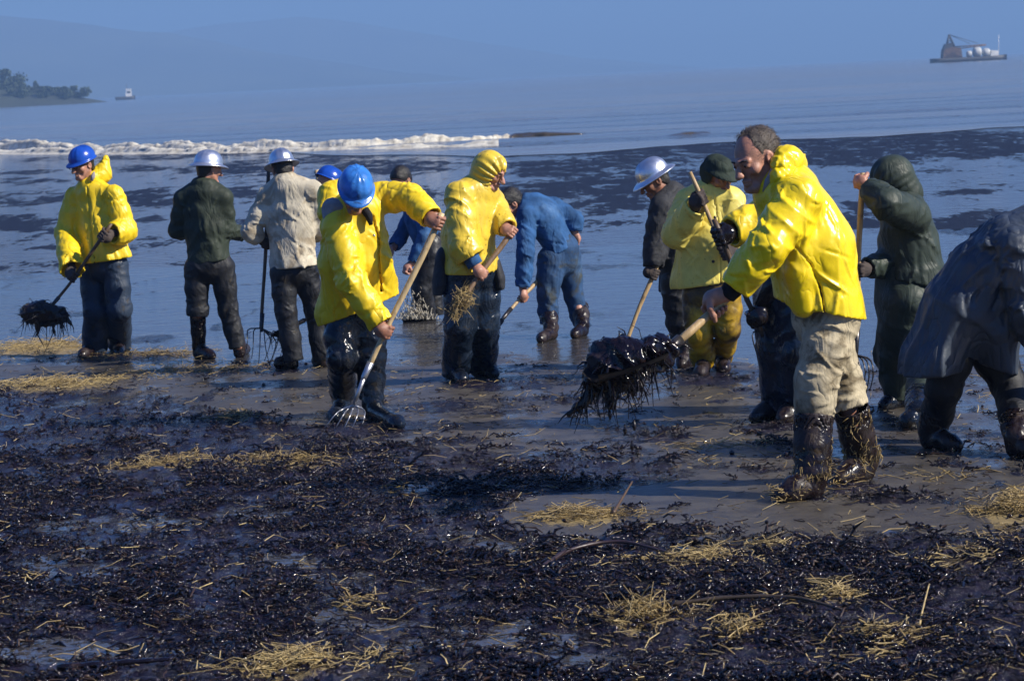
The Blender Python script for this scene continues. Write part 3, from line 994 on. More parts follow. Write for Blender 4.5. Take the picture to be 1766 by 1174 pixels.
# ------------------------------------------------------------------ tools
def tool(name, label, cat, A, B, mat, r=0.017, group=None, ferrule=None, tines=None, tine_mat=None, bend=None, tine_r=0.0045):
    """wooden shaft from A (upper end) to B (socket); tines: list of polylines in world space"""
    A, B = np.asarray(A, float), np.asarray(B, float)
    base = B.copy()
    o = bpy.data.objects.new(name, None)
    COL.objects.link(o)
    o.location = Vector(base)
    tag(o, label, cat, group)
    n = 9
    t = np.linspace(0, 1, n)
    pts = A + (B - A) * t[:, None]
    if bend is not None: pts = pts + np.asarray(bend) * (4 * t * (1 - t))[:, None]
    w = nrm(np.cross(B - A, [0.2, 0.9, 0.4]))
    pts = pts + w * (0.004 * np.sin(t * 7 + A[0]))[:, None]
    rad = r * (0.92 + 0.10 * np.sin(t * 5 + 1)); rad[0] *= 0.85
    mb = MB(); mb.tube(pts, rad, 10)
    link('handle', mb.mesh('handle', mat, base), o)
    d = nrm(pts[-1] - pts[-2])
    if ferrule:
        mb = MB(); mb.tube([B - d * ferrule, B, B + d * 0.03], [r * 1.15, r * 0.95, r * 0.6], 10)
        link('ferrule', mb.mesh('ferrule', tine_mat or DARKSTEEL, base), o)
    for tl in (tines or []):
        mb = MB()
        tl = np.asarray(tl, float)
        m_ = len(tl)
        mb.tube(tl, np.linspace(tine_r, tine_r * 0.45, m_), 6)
        link('tine', mb.mesh('tine', tine_mat or DARKSTEEL, base), o)
    return o

def fork_tines(B, d, side, curve, n=5, width=0.20, length=0.30, sag=0.07, neck=0.05):
    """curved tines fanning from socket end B along d; side = across, curve = the way they bow"""
    d, side, curve = nrm(d), nrm(side), nrm(curve)
    out = []
    for i in range(n):
        x = (i / (n - 1) - 0.5)
        pts = [B]
        pts.append(B + d * neck + side * width * x * 0.75)
        for q in np.linspace(0.15, 1, 7):
            pts.append(B + d * (neck + length * q) + side * width * x * (0.8 + 0.25 * q) + curve * sag * math.sin(q * math.pi * 0.85))
        out.append(pts)
    return out

def smoothline(pts, n=20):
    pts = np.asarray(pts, float)
    m_ = len(pts)
    P = np.vstack([2 * pts[0] - pts[1], pts, 2 * pts[-1] - pts[-2]])
    out = []
    for u in np.linspace(0, m_ - 1 - 1e-6, n):
        i = int(u); t = u - i
        a, b, c, d = P[i], P[i + 1], P[i + 2], P[i + 3]
        out.append(0.5 * (2 * b + (c - a) * t + (2 * a - 5 * b + 4 * c - d) * t * t + (3 * b - 3 * c + d - a) * t ** 3))
    return np.array(out)

def weed_lump(name, label, core, radii, drips, seed, nstr=220, mat=None, h=0.012, cat='seaweed', spread=1.0):
    """oil-soaked weed: a ragged mass with hanging strands"""
    r = np.random.default_rng(seed)
    core = [np.asarray(c, float) for c in core]
    base = np.mean(core, 0)
    A = np.array(core + [p for d_ in drips for p in d_[0]])
    v = Vol(A.min(0) - 0.2, A.max(0) + 0.2, h)
    F = v.new()
    w1, w2, w3 = waves(seed, 22), waves(seed + 1, 55), waves(seed + 2, 110)
    fl = lambda s_, a_, X, Y, Z: 0.028 * (w1(X, Y, Z)) + 0.022 * (1 - 2 * np.abs(w2(X, Y, Z))) + 0.010 * w3(X, Y, Z)
    v.chain(F, core, radii, k=0.04, fold=fl, pad=0.08)
    for pts, rad in drips:
        v.chain(F, pts, np.linspace(rad, rad * 0.3, len(pts)), k=0.02, fold=lambda s_, a_, X, Y, Z: 0.008 * w2(X, Y, Z) + 0.006 * w3(X, Y, Z))
    V, Q = v.nets(F)
    mb = MB(); mb.add(V, Q)
    for i in r.integers(0, len(V), nstr):
        p = V[i]; o = nrm(p - base)
        d_ = nrm(o * 0.3 + r.normal(size=3) * 0.7 + np.array([0, 0, -0.7]))
        L = r.uniform(0.02, 0.085) * spread * (1 if r.random() < .85 else 1.7)
        q = p + d_ * L * 0.5 + r.normal(size=3) * 0.006
        e = q + nrm(d_ + np.array([0, 0, -0.7])) * L * 0.6
        w = r.uniform(0.002, 0.006)
        mb.tube([p - o * 0.01, q, e], [w, w * 0.8, w * 0.3], 4, cap=False)
    low = V[V[:, 2] < np.quantile(V[:, 2], 0.45)]
    for i in r.integers(0, len(low), nstr // 9):                 # long wet strings
        p = low[i]; L = r.uniform(0.06, 0.2) * spread; e = r.normal(size=3) * 0.02
        mb.tube([p, p + [e[0], e[1], -L * .5], p + [e[0] * 2.2, e[1], -L]], [0.004, 0.003, 0.0015], 4, cap=False)
    o = link(name, mb.mesh(name, mat or WEED, base), loc=base)
    return tag(o, label, cat)

# ------------------------------------------------------------------ value noise for laying out the beach
_tab = np.random.default_rng(5).random((256, 256))
def vnoise(x, y):
    xi, yi = np.floor(x).astype(int), np.floor(y).astype(int)
    fx, fy = x - xi, y - yi
    fx, fy = fx * fx * (3 - 2 * fx), fy * fy * (3 - 2 * fy)
    a, b = _tab[xi & 255, yi & 255], _tab[(xi + 1) & 255, yi & 255]
    c, d = _tab[xi & 255, (yi + 1) & 255], _tab[(xi + 1) & 255, (yi + 1) & 255]
    return (a * (1 - fx) + b * fx) * (1 - fy) + (c * (1 - fx) + d * fx) * fy
def fbm(x, y, n=4, g=0.5):
    o, a, s = 0, 1, 0
    for i in range(n):
        o = o + a * vnoise(x * 2 ** i + 17.3 * i, y * 2 ** i + 9.1 * i); s += a; a *= g
    return o / s

FAR_SCALE = 1.3
def blobs(px, py, L):
    o = np.zeros_like(px)
    for cx, cy, rx, ry, a in L:
        d = ((px - cx) / rx) ** 2 + ((py - cy - (px - cx) * -0.03) / (ry * (FAR_SCALE if L is FAR_WEED and cx > 850 else 1.15))) ** 2
        o = np.maximum(o, a * np.clip(1.35 - d, 0, 1))
    return o

SAND_LENS = [(1010, 882, 150, 34, 1), (1190, 868, 160, 34, 1), (1330, 880, 130, 18, .9), (1520, 888, 150, 20, .95), (1660, 900, 90, 22, .9), (980, 905, 90, 24, 1)]
FAR_WEED = [(60, 297, 62, 4, .9), (60, 313, 60, 5, .9), (60, 349, 60, 5, .9), (45, 387, 72, 14, 1.1), (60, 425, 55, 3, .9), (255, 292, 50, 6, .9), (255, 340, 50, 18, 1.1), (262, 379, 40, 5, .9),
            (300, 270, 260, 5, .7), (420, 293, 60, 9, 1), (430, 332, 50, 10, 1), (560, 275, 120, 7, .8), (660, 292, 110, 9, .9), (680, 345, 60, 12, .7), (700, 330, 50, 10, .8),
            (960, 290, 110, 13, 1.1), (1080, 278, 150, 10, .9), (1150, 256, 250, 9, 1.1), (1000, 325, 150, 16, 1), (1060, 352, 120, 12, .9), (1130, 300, 130, 10, .8), (1010, 385, 90, 6, .6), (1040, 460, 70, 5, .55), (1060, 545, 60, 5, .4),
            (1400, 262, 220, 20, 1.2), (1620, 245, 200, 16, 1.2), (1700, 258, 120, 14, 1.1), (1500, 275, 140, 10, .9), (1500, 350, 90, 6, .8), (1640, 332, 90, 4, .8), (1700, 385, 100, 17, 1.2), (1480, 380, 110, 14, .9), (1620, 295, 60, 3, .6), (1700, 320, 60, 3, .6),
            (500, 395, 120, 6, .5), (130, 540, 60, 5, .6), (260, 585, 60, 8, .8), (700, 575, 90, 6, .5), (720, 610, 70, 6, .5), (640, 520, 60, 5, .4)]
MID_WEED = [(1240, 650, 110, 16, .95), (900, 660, 150, 10, .9), (800, 700, 160, 14, .65), (1010, 690, 90, 10, .7), (1100, 745, 130, 10, .5), (1450, 660, 90, 10, .6), (1700, 750, 60, 6, .8), (180, 618, 150, 10, .8), (420, 640, 170, 9, .7),
            (620, 742, 120, 16, 1), (1330, 740, 80, 10, .7), (690, 640, 60, 8, .5), (1560, 860, 130, 12, .8), (1130, 890, 70, 8, .75), (1150, 815, 60, 8, .7), (1370, 860, 70, 16, .9), (1470, 838, 70, 12, .9), (1250, 870, 40, 6, .6), (1000, 760, 120, 8, .55), (1640, 740, 40, 6, .6)]
POOLS = [(450, 885, 110, 14, .9), (200, 905, 190, 16, .8), (480, 970, 130, 14, .8), (120, 985, 110, 12, .7), (80, 1120, 150, 22, .9), (330, 1130, 120, 14, .8), (920, 1110, 110, 22, .8), (1000, 1140, 110, 16, .8), (620, 920, 110, 12, .6),
         (300, 1060, 130, 12, .7), (760, 1010, 110, 12, .6), (880, 960, 60, 10, .6), (1180, 1130, 100, 14, .5), (650, 1080, 120, 12, .6), (40, 800, 60, 8, .4), (230, 830, 90, 8, .4), (1420, 1120, 120, 14, .5), (1690, 1120, 90, 12, .5), (60, 1040, 80, 10, .6)]
STRAWS = [(70, 605, 90, 16, 1), (230, 612, 120, 9, .5), (90, 665, 90, 12, 1), (300, 625, 120, 10, .5), (230, 645, 120, 10, .6), (400, 722, 40, 12, .8), (280, 800, 90, 12, .9), (480, 805, 110, 14, .8), (470, 755, 40, 9, .6), (530, 640, 200, 12, .35),
          (1440, 812, 90, 10, .5), (1600, 825, 90, 10, .5), (1745, 880, 40, 40, 1), (1240, 770, 130, 10, .5), (1000, 893, 80, 14, 1), (1190, 965, 110, 12, .8), (1300, 950, 100, 12, .6), (890, 975, 90, 10, .5), (1100, 1075, 60, 24, 1), (1270, 1090, 60, 14, .7),
          (1440, 1025, 45, 14, .9), (1530, 1105, 70, 18, .9), (1640, 970, 90, 14, .7), (520, 1150, 70, 26, 1), (660, 1140, 40, 10, .6), (620, 1045, 60, 8, .7), (950, 690, 160, 8, .35), (760, 648, 60, 5, .5), (560, 880, 30, 5, .4), (1700, 940, 60, 12, .6), (1480, 1145, 80, 12, .6), (40, 1005, 40, 10, .5)]

def layout(wx, wy):
    P = np.stack([wx, wy, zg(wy)], -1)
    px, py = project(P)
    n1 = fbm(wx * 1.1 + 3, wy * 0.55, 4); n2 = fbm(wx * 4.1, wy * 2.6 + 7, 4); n3 = fbm(wx * 0.5 + 40, wy * 0.10 + 3, 4)
    edge = np.interp(px, [-800, 0, 300, 560, 700, 900, 1150, 1220, 1400, 1766, 2600], [640, 655, 690, 745, 768, 782, 792, 935, 928, 915, 900])
    edge = edge + 26 * (n2 - 0.5) * 2 + 12 * (n1 - .5) * 2
    main = sst(-14, 16, py - edge)
    lens = sst(0.25, 0.6, blobs(px, py + 14 * (n2 - .5), SAND_LENS))
    low = sst(0.3, 0.75, blobs(px, py + 20 * (n2 - .5), POOLS)) * 0.62
    n7 = fbm(wx * 1.5 + 31, wy * 1.1 + 2, 4)
    weed = main * (1 - lens) * (1.0 - low) * np.clip(0.34 + 0.80 * n2 + 1.6 * (n7 - 0.42), 0.02, 1.2)
    mid = blobs(px + 60 * (n1 - .5), py + 20 * (n2 - .5), MID_WEED) * (0.35 + 1.1 * n2)
    n4 = fbm(wx * 1.3 + 11, wy * 0.22 + 5, 4); n5 = fbm(wx * 3.2, wy * 0.8 + 5, 3)
    farw = np.clip(blobs(px + 110 * (n4 - .5), py + 9 * (n4 - .5) + 5 * (n5 - .5), FAR_WEED), 0, 1) * 0.84
    speck = np.clip((n3 - 0.52) * 5, 0, 1) * np.clip(1.2 - (py - 300) / 260.0, 0, 1) * np.clip((py - 240) / 30, 0, 1) * 0.70
    scatter = 0.62 * sst(0.55, 0.72, n2) * sst(610, 680, py)
    n8 = fbm(wx * 0.55 + 71, wy * 0.42 + 13, 4)
    line = 0.62 * np.clip(1 - np.abs(n8 - 0.5) / 0.028, 0, 1) * np.clip((py - 300) / 60, 0, 1) * np.clip((650 - py) / 60, 0, 1) * sst(0.40, 0.6, n1)
    weed = np.maximum.reduce([weed, line, np.maximum(mid, scatter) * (1 - 0.75 * lens), farw * (1 - main), speck * (1 - main)])
    straw = blobs(px + 40 * (n2 - .5), py + 14 * (n1 - .5), STRAWS)
    # film of water: everywhere seaward of the sand strip, and in the hollows of the mat
    film = np.clip(1 - sst(575, 700, py + 70 * (n1 - .5)) + 0.0, 0, 1)
    film = np.maximum(film, low * 1.7)
    film = np.maximum(film, 0.55 * sst(1150, 1500, px) * (1 - sst(770, 850, py)))
    film = np.maximum(film, 1.0 * main * (1 - lens))
    film = np.maximum(film, 0.42 * sst(600, 640, py) * (1 - sst(800, 850, py)))
    film = film * (1 - 0.9 * lens * sst(780, 830, py))
    dry = np.clip(1 - sst(585, 600, py), 0, 0)
    return px, py, weed, straw, film, n1, n2, main, lens

# ------------------------------------------------------------------ beach material
def beach_material(far=False):
    t = NT('tidal_flat' if far else 'oily_beach')
    at_ = lambda nm: (lambda nd: nd.outputs['Fac'])(t.n('Attribute', attribute_name=nm))
    c = t.coord()
    weed, straw, film = at_('weed'), at_('straw'), at_('film')
    if far:
        cs = t.coord((0.5, 0.16, 1))
        nz = t.math('ADD', t.math('MULTIPLY', t.noise(cs, 3.4, 6, 0.68), 0.6), t.math('MULTIPLY', t.noise(t.coord((1, .3, 1)), 9, 4, 0.7), 0.4))
        gain = 3.4
    else:
        nz = t.math('ADD', t.math('MULTIPLY', t.noise(c, 9, 5, 0.65, 0.4), 0.5), t.math('MULTIPLY', t.noise(c, 38, 4, 0.7, 0.3), 0.5))
        gain = 1.5
    wsum = t.math('ADD', weed, t.math('MULTIPLY', t.math('SUBTRACT', nz, 0.5), gain * 1.6))
    wm = t.ramp(wsum, 0.40, 0.56)
    fine = t.noise(c, 55, 4, 0.7)
    sand = t.mix(t.ramp(t.noise(c, 5, 5, 0.6), 0.3, 0.7), (0.046, 0.040, 0.034), (0.088, 0.076, 0.060))
    sand = t.mix(t.math('MULTIPLY', t.ramp(fine, 0.5, 0.7), 0.5), sand, (0.035, 0.026, 0.02))
    fm = t.ramp(t.math('ADD', film, t.math('MULTIPLY', t.math('SUBTRACT', t.noise(t.coord((1, 0.45, 1)), 2.6, 5, 0.6), 0.5), 1.3)), 0.42, 0.62)
    base = t.mix(fm, sand, (0.060, 0.056, 0.055))
    weedc = t.mix(t.ramp(t.noise(c, 26, 4, 0.65), 0.35, 0.7), (0.007, 0.005, 0.012), (0.020, 0.011, 0.022))
    strawc = t.mix(t.noise(c, 70, 3), (0.17, 0.115, 0.04), (0.38, 0.28, 0.10))
    stm = t.ramp(t.math('ADD', straw, t.math('MULTIPLY', t.math('SUBTRACT', t.noise(t.coord((1, .4, 1)), 22, 5, 0.7), 0.5), 1.8)), 0.62, 0.85)
    col = t.mix(wm, base, weedc)
    col = t.mix(t.math('MULTIPLY', stm, 0.75), col, strawc)
    rough = t.mixf(fm, 0.42, 0.07)
    rough = t.mixf(wm, rough, t.mixf(t.ramp(t.noise(c, 12, 4, 0.6), 0.4, 0.6), 0.06, 0.2) if not far else 0.4)
    rough = t.mixf(stm, rough, 0.6)
    rip = t.math('ADD', t.math('MULTIPLY', t.noise(t.coord((0.7, 1.0, 1)), 4.5, 3, 0.5), 1.0), t.math('MULTIPLY', t.noise(t.coord((0.7, 1, 1)), 15, 3, 0.55), 0.32))
    n0 = t.bump(rip, 0.022 if not far else 0.055)
    hw = t.math('MULTIPLY', t.math('ADD', t.noise(c, 30, 4, 0.7), t.math('MULTIPLY', fine, 0.6)), t.math('ADD', t.math('MULTIPLY', wm, 1.0), t.math('MULTIPLY', t.math('SUBTRACT', 1.0, fm), 0.12)))
    n1 = t.bump(hw, 0.028 if not far else 0.10, 1.0, n0)
    return t.set(color=col, rough=rough, normal=n1, spec=t.mixf(wm, 0.5, 0.10 if far else 0.62))

def ground_grid(name, ys, half, ncol, mat, relief):
    u = np.linspace(-1, 1, ncol)
    Y = np.repeat(ys[:, None], ncol, 1); X = u[None] * half(ys)[:, None]
    px, py, weed, straw, film, n1, n2, main, lens = layout(X, Y)
    Z = zg(Y)
    if relief:
        h = fbm(X * 7, Y * 7, 4) ; h2 = fbm(X * 22, Y * 22, 3)
        wq = np.clip(weed, 0, 1)
        Z = Z + wq * (0.055 * (h - 0.38) + 0.022 * (h2 - .5)) + 0.02 * (n1 - .5) * sst(590, 680, py) + 0.012 * np.clip(straw, 0, 1) * h
    V = np.stack([X, Y, Z], -1).reshape(-1, 3)
    nr = len(ys)
    i = np.arange(nr - 1)[:, None] * ncol + np.arange(ncol - 1)[None]
    Q = np.stack([i, i + 1, i + ncol + 1, i + ncol], -1).reshape(-1, 4)
    me = mesh_arrays(name, V, Q, mat)
    for nm, a in (('weed', weed), ('straw', straw), ('film', film)):
        at_ = me.attributes.new(nm, 'FLOAT', 'POINT'); at_.data.foreach_set('value', np.ascontiguousarray(a.ravel(), f32))
    return tag(link(name, me), kind='structure')

BEACH = beach_material(False)
FLAT = beach_material(True)
ys = [7.2]
while ys[-1] < 34: ys.append(ys[-1] + max(0.012, 1.5 * ys[-1] ** 2 / (2560 * 2.1)))
ys = np.array(ys); y_split = ys[-1]
ground_grid('beach', ys, lambda y: 2.6 + 0.22 * y, 760, BEACH, True)
ys2 = [y_split]
while ys2[-1] < 150: ys2.append(ys2[-1] + 1.0 * ys2[-1] ** 2 / (2560 * 2.3))
ground_grid('tidal_flat', np.array(ys2), lambda y: 2.6 + 0.22 * y + 12 * sst(y_split, y_split + 25, y), 420, FLAT, False)
gm = plain('damp_sand', (0.10, 0.082, 0.06), rough=0.5, scale=2, bump=0.01)
yy = np.array([-25, 0, 7, 12, 18, 25, 40, 160.0])
V = [(x, y, zg(y) - 0.07) for y in yy for x in (-160, 160)]
tag(link('sand', mesh_arrays('sand', V, [(2 * i, 2 * i + 1, 2 * i + 3, 2 * i + 2) for i in range(len(yy) - 1)], gm)), kind='structure')

# ------------------------------------------------------------------ sea
SEA_Z = -0.285
t = NT('sea_water')
c = t.coord()
big = t.noise(t.coord((0.012, 0.05, 1)), 1.0, 5, 0.6)
streak = t.noise(t.coord((0.006, 0.06, 1)), 1.6, 5, 0.62)
colr = t.mix(t.ramp(streak, 0.42, 0.66), (0.120, 0.130, 0.145), (0.190, 0.165, 0.135))
sep = t.n('SeparateXYZ'); t.l(c, sep.inputs[0])
plume = t.math('MULTIPLY', t.ramp(sep.outputs['Y'], 180, 420), t.ramp(t.math('ADD', sep.outputs['X'], t.math('MULTIPLY', streak, 120)), -10, 130))
colr = t.mix(t.math('MULTIPLY', plume, 0.8), colr, (0.17, 0.135, 0.095))
wv = t.math('ADD', t.math('MULTIPLY', t.noise(t.coord((0.10, 0.45, 1)), 1.0, 4, 0.55), 1.0), t.math('MULTIPLY', t.noise(t.coord((0.6, 1.6, 1)), 1.0, 3, 0.6), 0.25))
SEA = t.set(color=colr, rough=0.14, normal=t.bump(wv, 0.40, 0.7), spec=0.5)
shore_px = [(-900, 262), (0, 262), (250, 264), (450, 262), (600, 268), (860, 270), (1000, 262), (1250, 247), (1500, 236), (1766, 219), (2600, 190)]
sx, sy = [], []
def sea_pt(px, py):
    d = ray(px, py); k = (SEA_Z - CAM[2]) / d[2]; return CAM + d * k
shore = np.array([sea_pt(*q) for q in shore_px])
xs = np.linspace(-60, 60, 401)
order = np.argsort(shore[:, 0])
yshore = np.interp(xs, shore[order, 0], shore[order, 1])
yshore = yshore + 3.0 * (fbm(xs * 0.35, xs * 0 + 2, 4) - 0.5) * 2
t_ = np.concatenate([[0], np.geomspace(0.5, 6200, 210)])
X = np.repeat(xs[None], len(t_), 0) * (1 + np.clip((t_ - 20) / 60, 0, 60)[:, None])
Y = yshore[None] + t_[:, None]
Y = np.where(t_[:, None] > 300, 95 + t_[:, None], Y * (1 - sst(60, 300, t_)[:, None]) + (95 + t_[:, None]) * sst(60, 300, t_)[:, None])
swell = 0.16 * np.sin(Y * 0.55 + 2.5 * fbm(X * 0.05, Y * 0.05, 3)) * fbm(X * 0.06 + 9, Y * 0.08, 3) * sst(0.5, 14, t_)[:, None]
Z = SEA_Z + swell * (1 - sst(200, 900, t_)[:, None])
nc = len(xs)
i = np.arange(len(t_) - 1)[:, None] * nc + np.arange(nc - 1)[None]
Q = np.stack([i, i + 1, i + nc + 1, i + nc], -1).reshape(-1, 4)
tag(link('sea', mesh_arrays('sea', np.stack([X, Y, Z], -1).reshape(-1, 3), Q, SEA)), kind='structure')

# breaking wave: a ridge of brown water with a tumbling crest of foam
t = NT('sea_foam')
c = t.coord()
fo = t.noise(c, 2.2, 6, 0.7, 0.5)
FOAM = t.set(color=t.mix(t.ramp(fo, 0.32, 0.66), (0.34, 0.30, 0.23), (0.74, 0.70, 0.58)), rough=0.7, normal=t.bump(t.noise(c, 3, 4, 0.6), 0.10))
t = NT('brown_wave_face')
WAVE = t.set(color=t.mix(t.noise(t.coord((0.3, 1, 1)), 2, 4), (0.035, 0.030, 0.022), (0.085, 0.068, 0.045)), rough=0.18, normal=t.bump(t.noise(t.coord((0.5, 1, 1)), 2.0, 4), 0.12))
def wave_ridge(name, pxs, pys, height, depth, mat, rag, kind_, seed):
    P = np.array([sea_pt(a, b) for a, b in zip(pxs, pys)])
    n = max(60, int(np.linalg.norm(P[-1] - P[0]) / 0.12))
    s_ = np.linspace(0, 1, n); q = np.linspace(0, 1, len(P))
    C = np.stack([np.interp(s_, q, P[:, k]) for k in range(3)], 1)
    hh = np.interp(s_, q, height)
    L = s_ * np.linalg.norm(P[-1] - P[0])
    hh = hh * (0.12 + 1.6 * fbm(L * 0.35 + seed, L * 0 + 1, 4))
    prof = np.array([(-1.25, 0.0), (-0.85, 0.16), (-0.6, 0.42), (-0.5, 0.72), (-0.32, 0.93), (-0.1, 1.0), (0.2, 0.92), (0.5, 0.62), (0.8, 0.32), (1.2, 0.0)])
    V = []
    for k, (d, z) in enumerate(prof):
        r1 = fbm(L * 2.1 + 31 * k, L * 0 + seed, 4) - 0.5
        r2 = fbm(L * 6.0 + 17 * k, L * 0 + seed + 4, 3) - 0.5
        ed = 0.0 if k in (0, len(prof) - 1) else 1.0
        V.append(np.stack([C[:, 0], C[:, 1] + depth * d + rag * (r1 * 1.0) * ed, SEA_Z - 0.03 + np.maximum(hh * (z + rag * ed * (0.9 * r1 + 0.22 * r2)), -0.02)], 1))
    V = np.stack(V, 1).reshape(-1, 3); m_ = len(prof)
    i = np.arange(n - 1)[:, None] * m_ + np.arange(m_ - 1)[None]
    Q = np.stack([i, i + m_, i + m_ + 1, i + 1], -1).reshape(-1, 4)
    return tag(link(name, mesh_arrays(name, V, Q, mat)), kind='structure')
wave_ridge('surf', [-420, 0, 200, 400, 600, 800, 900], [259, 260, 260, 259, 255, 246, 239], [.50, .50, .46, .36, .32, .28, .16], 1.3, FOAM, 0.22, 'structure', 2)
wave_ridge('surf_wash', [-420, 0, 300, 520, 860], [263, 264, 263, 260, 249], [.26, .26, .22, .18, .13], 1.6, FOAM, 0.5, 'structure', 12)
wave_ridge('surf', [-420, 0, 200, 400, 600, 800], [254, 255, 256, 255, 251, 242], [.34, .38, .3, .2, .2, .12], 1.0, FOAM, 0.5, 'structure', 22)
wave_ridge('wave', [850, 890, 940, 1000, 1030], [243, 240, 238, 235, 233], [.0, .24, .27, .18, .0], 0.9, WAVE, 0.35, 'structure', 5)
wave_ridge('wave', [1140, 1180, 1215, 1240], [234, 231, 229, 228], [.0, .09, .09, .0], 0.9, WAVE, 0.3, 'structure', 8)

# ------------------------------------------------------------------ far shore, headland, trees, boats, air
def far_pt(px, py, D): return at(px, py, D)
HILL = plain('hill_scrub', (0.055, 0.062, 0.045), rough=0.95, scale=0.004, var=0.3, bump=0.0)
def ridge_hill(name, D, prof, depth, z0=-1.0, seed=1):
    n = 220
    px = np.linspace(prof[0][0], prof[-1][0], n)
    py = np.interp(px, [p[0] for p in prof], [p[1] for p in prof])
    top = np.array([at(a, b, D) for a, b in zip(px, py)])
    H = top[:, 2] + 6 * (fbm(top[:, 0] * 0.012 + seed, top[:, 0] * 0, 4) - .5) * (top[:, 2] > 15)
    rows = []
    for k, (d, z) in enumerate(((-1, 0), (-0.7, 0.30), (-0.45, 0.58), (-0.2, 0.84), (0, 1), (0.5, 0.7), (1, 0))):
        w = fbm(top[:, 0] * 0.008 + 13 * k + seed, top[:, 0] * 0 + k, 4) - 0.5
        rows.append(np.stack([top[:, 0], D + depth * d + 0.25 * depth * w, z0 + np.maximum(H - z0, 0.5) * np.clip(z + 0.16 * w * (k not in (0, 4, 6)), 0, 1)], 1))
    V = np.stack(rows, 1).reshape(-1, 3); m_ = 7
    i = np.arange(n - 1)[:, None] * m_ + np.arange(m_ - 1)[None]
    Q = np.stack([i, i + m_, i + m_ + 1, i + 1], -1).reshape(-1, 4)
    return tag(link(name, mesh_arrays(name, V, Q, HILL)), kind='structure')
ridge_hill('hills', 4300, [(-900, -10), (-300, 15), (0, 28), (120, 40), (230, 54), (290, 58), (360, 70), (470, 92), (640, 118), (800, 134), (900, 146)], 500, seed=3)
ridge_hill('far_hills', 5500, [(-200, 40), (150, 62), (300, 56), (380, 40), (520, 30), (640, 42), (800, 70), (1000, 100), (1200, 116), (1340, 124)], 500, seed=8)
HEAD = plain('headland_earth', (0.026, 0.032, 0.020), rough=0.95, scale=0.05, var=0.3, bump=0.0)
hd = ridge_hill('headland', 1000, [(-700, 120), (-200, 130), (-40, 135), (0, 142), (40, 152), (100, 162), (140, 168), (160, 172), (175, 178)], 40, z0=-0.8, seed=5)
hd.data.materials[0] = HEAD

LEAF = plain('dark_foliage', (0.030, 0.045, 0.022), rough=0.8, scale=0.6, var=0.45, bump=0.0)
BARK = plain('bark', (0.07, 0.055, 0.04), rough=0.9, scale=2)
def far_tree(label, px, top_py, base_py, D, w, seed, cone=False):
    w = w * 1.4
    r = np.random.default_rng(seed)
    b = at(px, base_py, D); tp = at(px, top_py, D)
    H = tp[2] - b[2]; b = b.copy(); b[2] -= 0.5
    o = bpy.data.objects.new('tree', None); COL.objects.link(o); o.location = Vector(b)
    tag(o, label, 'tree', 'trees on the headland')
    mb = MB(); mb.tube([[0, 0, -1], [0.1, 0, H * 0.4], [0, 0.1, H * 0.85]], [H * 0.03 + .1, H * 0.02 + .06, 0.05], 6)
    for q in range(5):
        a = r.uniform(0, 6.28); z = H * r.uniform(0.35, 0.7); L = w * r.uniform(0.5, 0.8)
        mb.tube([[0, 0, z], [math.cos(a) * L * .6, math.sin(a) * L * .6, z + H * 0.1], [math.cos(a) * L, math.sin(a) * L, z + H * .18]], [0.12, 0.08, 0.03], 5)
    link('trunk', mb.mesh('trunk', BARK), o)
    n = 1300
    cl = [(r.normal() * w * 0.45, r.normal() * w * 0.45, H * r.uniform(0.12, 0.88), r.uniform(0.28, 0.5) * w) for _ in range(9)] + [(0, 0, H * 0.85, w * 0.35)]
    V, Q = [], []
    for k in range(n):
        cx, cy, cz, cr = cl[r.integers(len(cl))]
        d = nrm(r.normal(size=3)) * cr * r.uniform(0.4, 1.05)
        z = cz + d[2] * 0.8
        shrink = (1.15 - z / H) if cone else 1.0
        c = np.array([(cx + d[0]) * shrink, (cy + d[1]) * shrink, min(z, H)])
        a, e = nrm(r.normal(size=3)), nrm(r.normal(size=3)); s_ = r.uniform(0.25, 0.5) * (w / 4) ** 0.5
        V += [c - a * s_, c + e * s_, c + a * s_, c - e * s_]; Q.append((4 * k, 4 * k + 1, 4 * k + 2, 4 * k + 3))
    link('crown', mesh_arrays('crown', np.array(V), Q, LEAF, False), o)
for k, (px, ty, w, lab, cn) in enumerate((
        (-14, 112, 4.5, 'tall dark tree at the very left edge of the headland', False), (8, 118, 5.0, 'tallest rounded tree in view at the left end of the headland', False), (24, 130, 4.0, 'broad tree just right of the tallest headland tree', False),
        (38, 142, 3.4, 'mid height tree where the headland treeline starts to fall', False), (50, 146, 2.6, 'narrow tree in the dip of the headland treeline', True), (63, 138, 2.6, 'pointed conifer standing above its neighbours on the headland', True),
        (74, 148, 3.0, 'low rounded tree right of the pointed conifer', False), (86, 150, 2.8, 'low tree in the middle of the descending treeline', False), (100, 150, 2.8, 'small twin crowned tree before the gap near the point', False),
        (112, 157, 2.0, 'smallest shrubby tree in the gap near the point', False), (128, 147, 3.4, 'isolated round tree nearest the tip of the headland', False), (141, 158, 2.2, 'low bush like tree at the tip of the headland', False))):
    far_tree(lab, px, ty, 167 - 0.02 * px, 985 + (k % 3) * 7, w, 40 + k, cn)

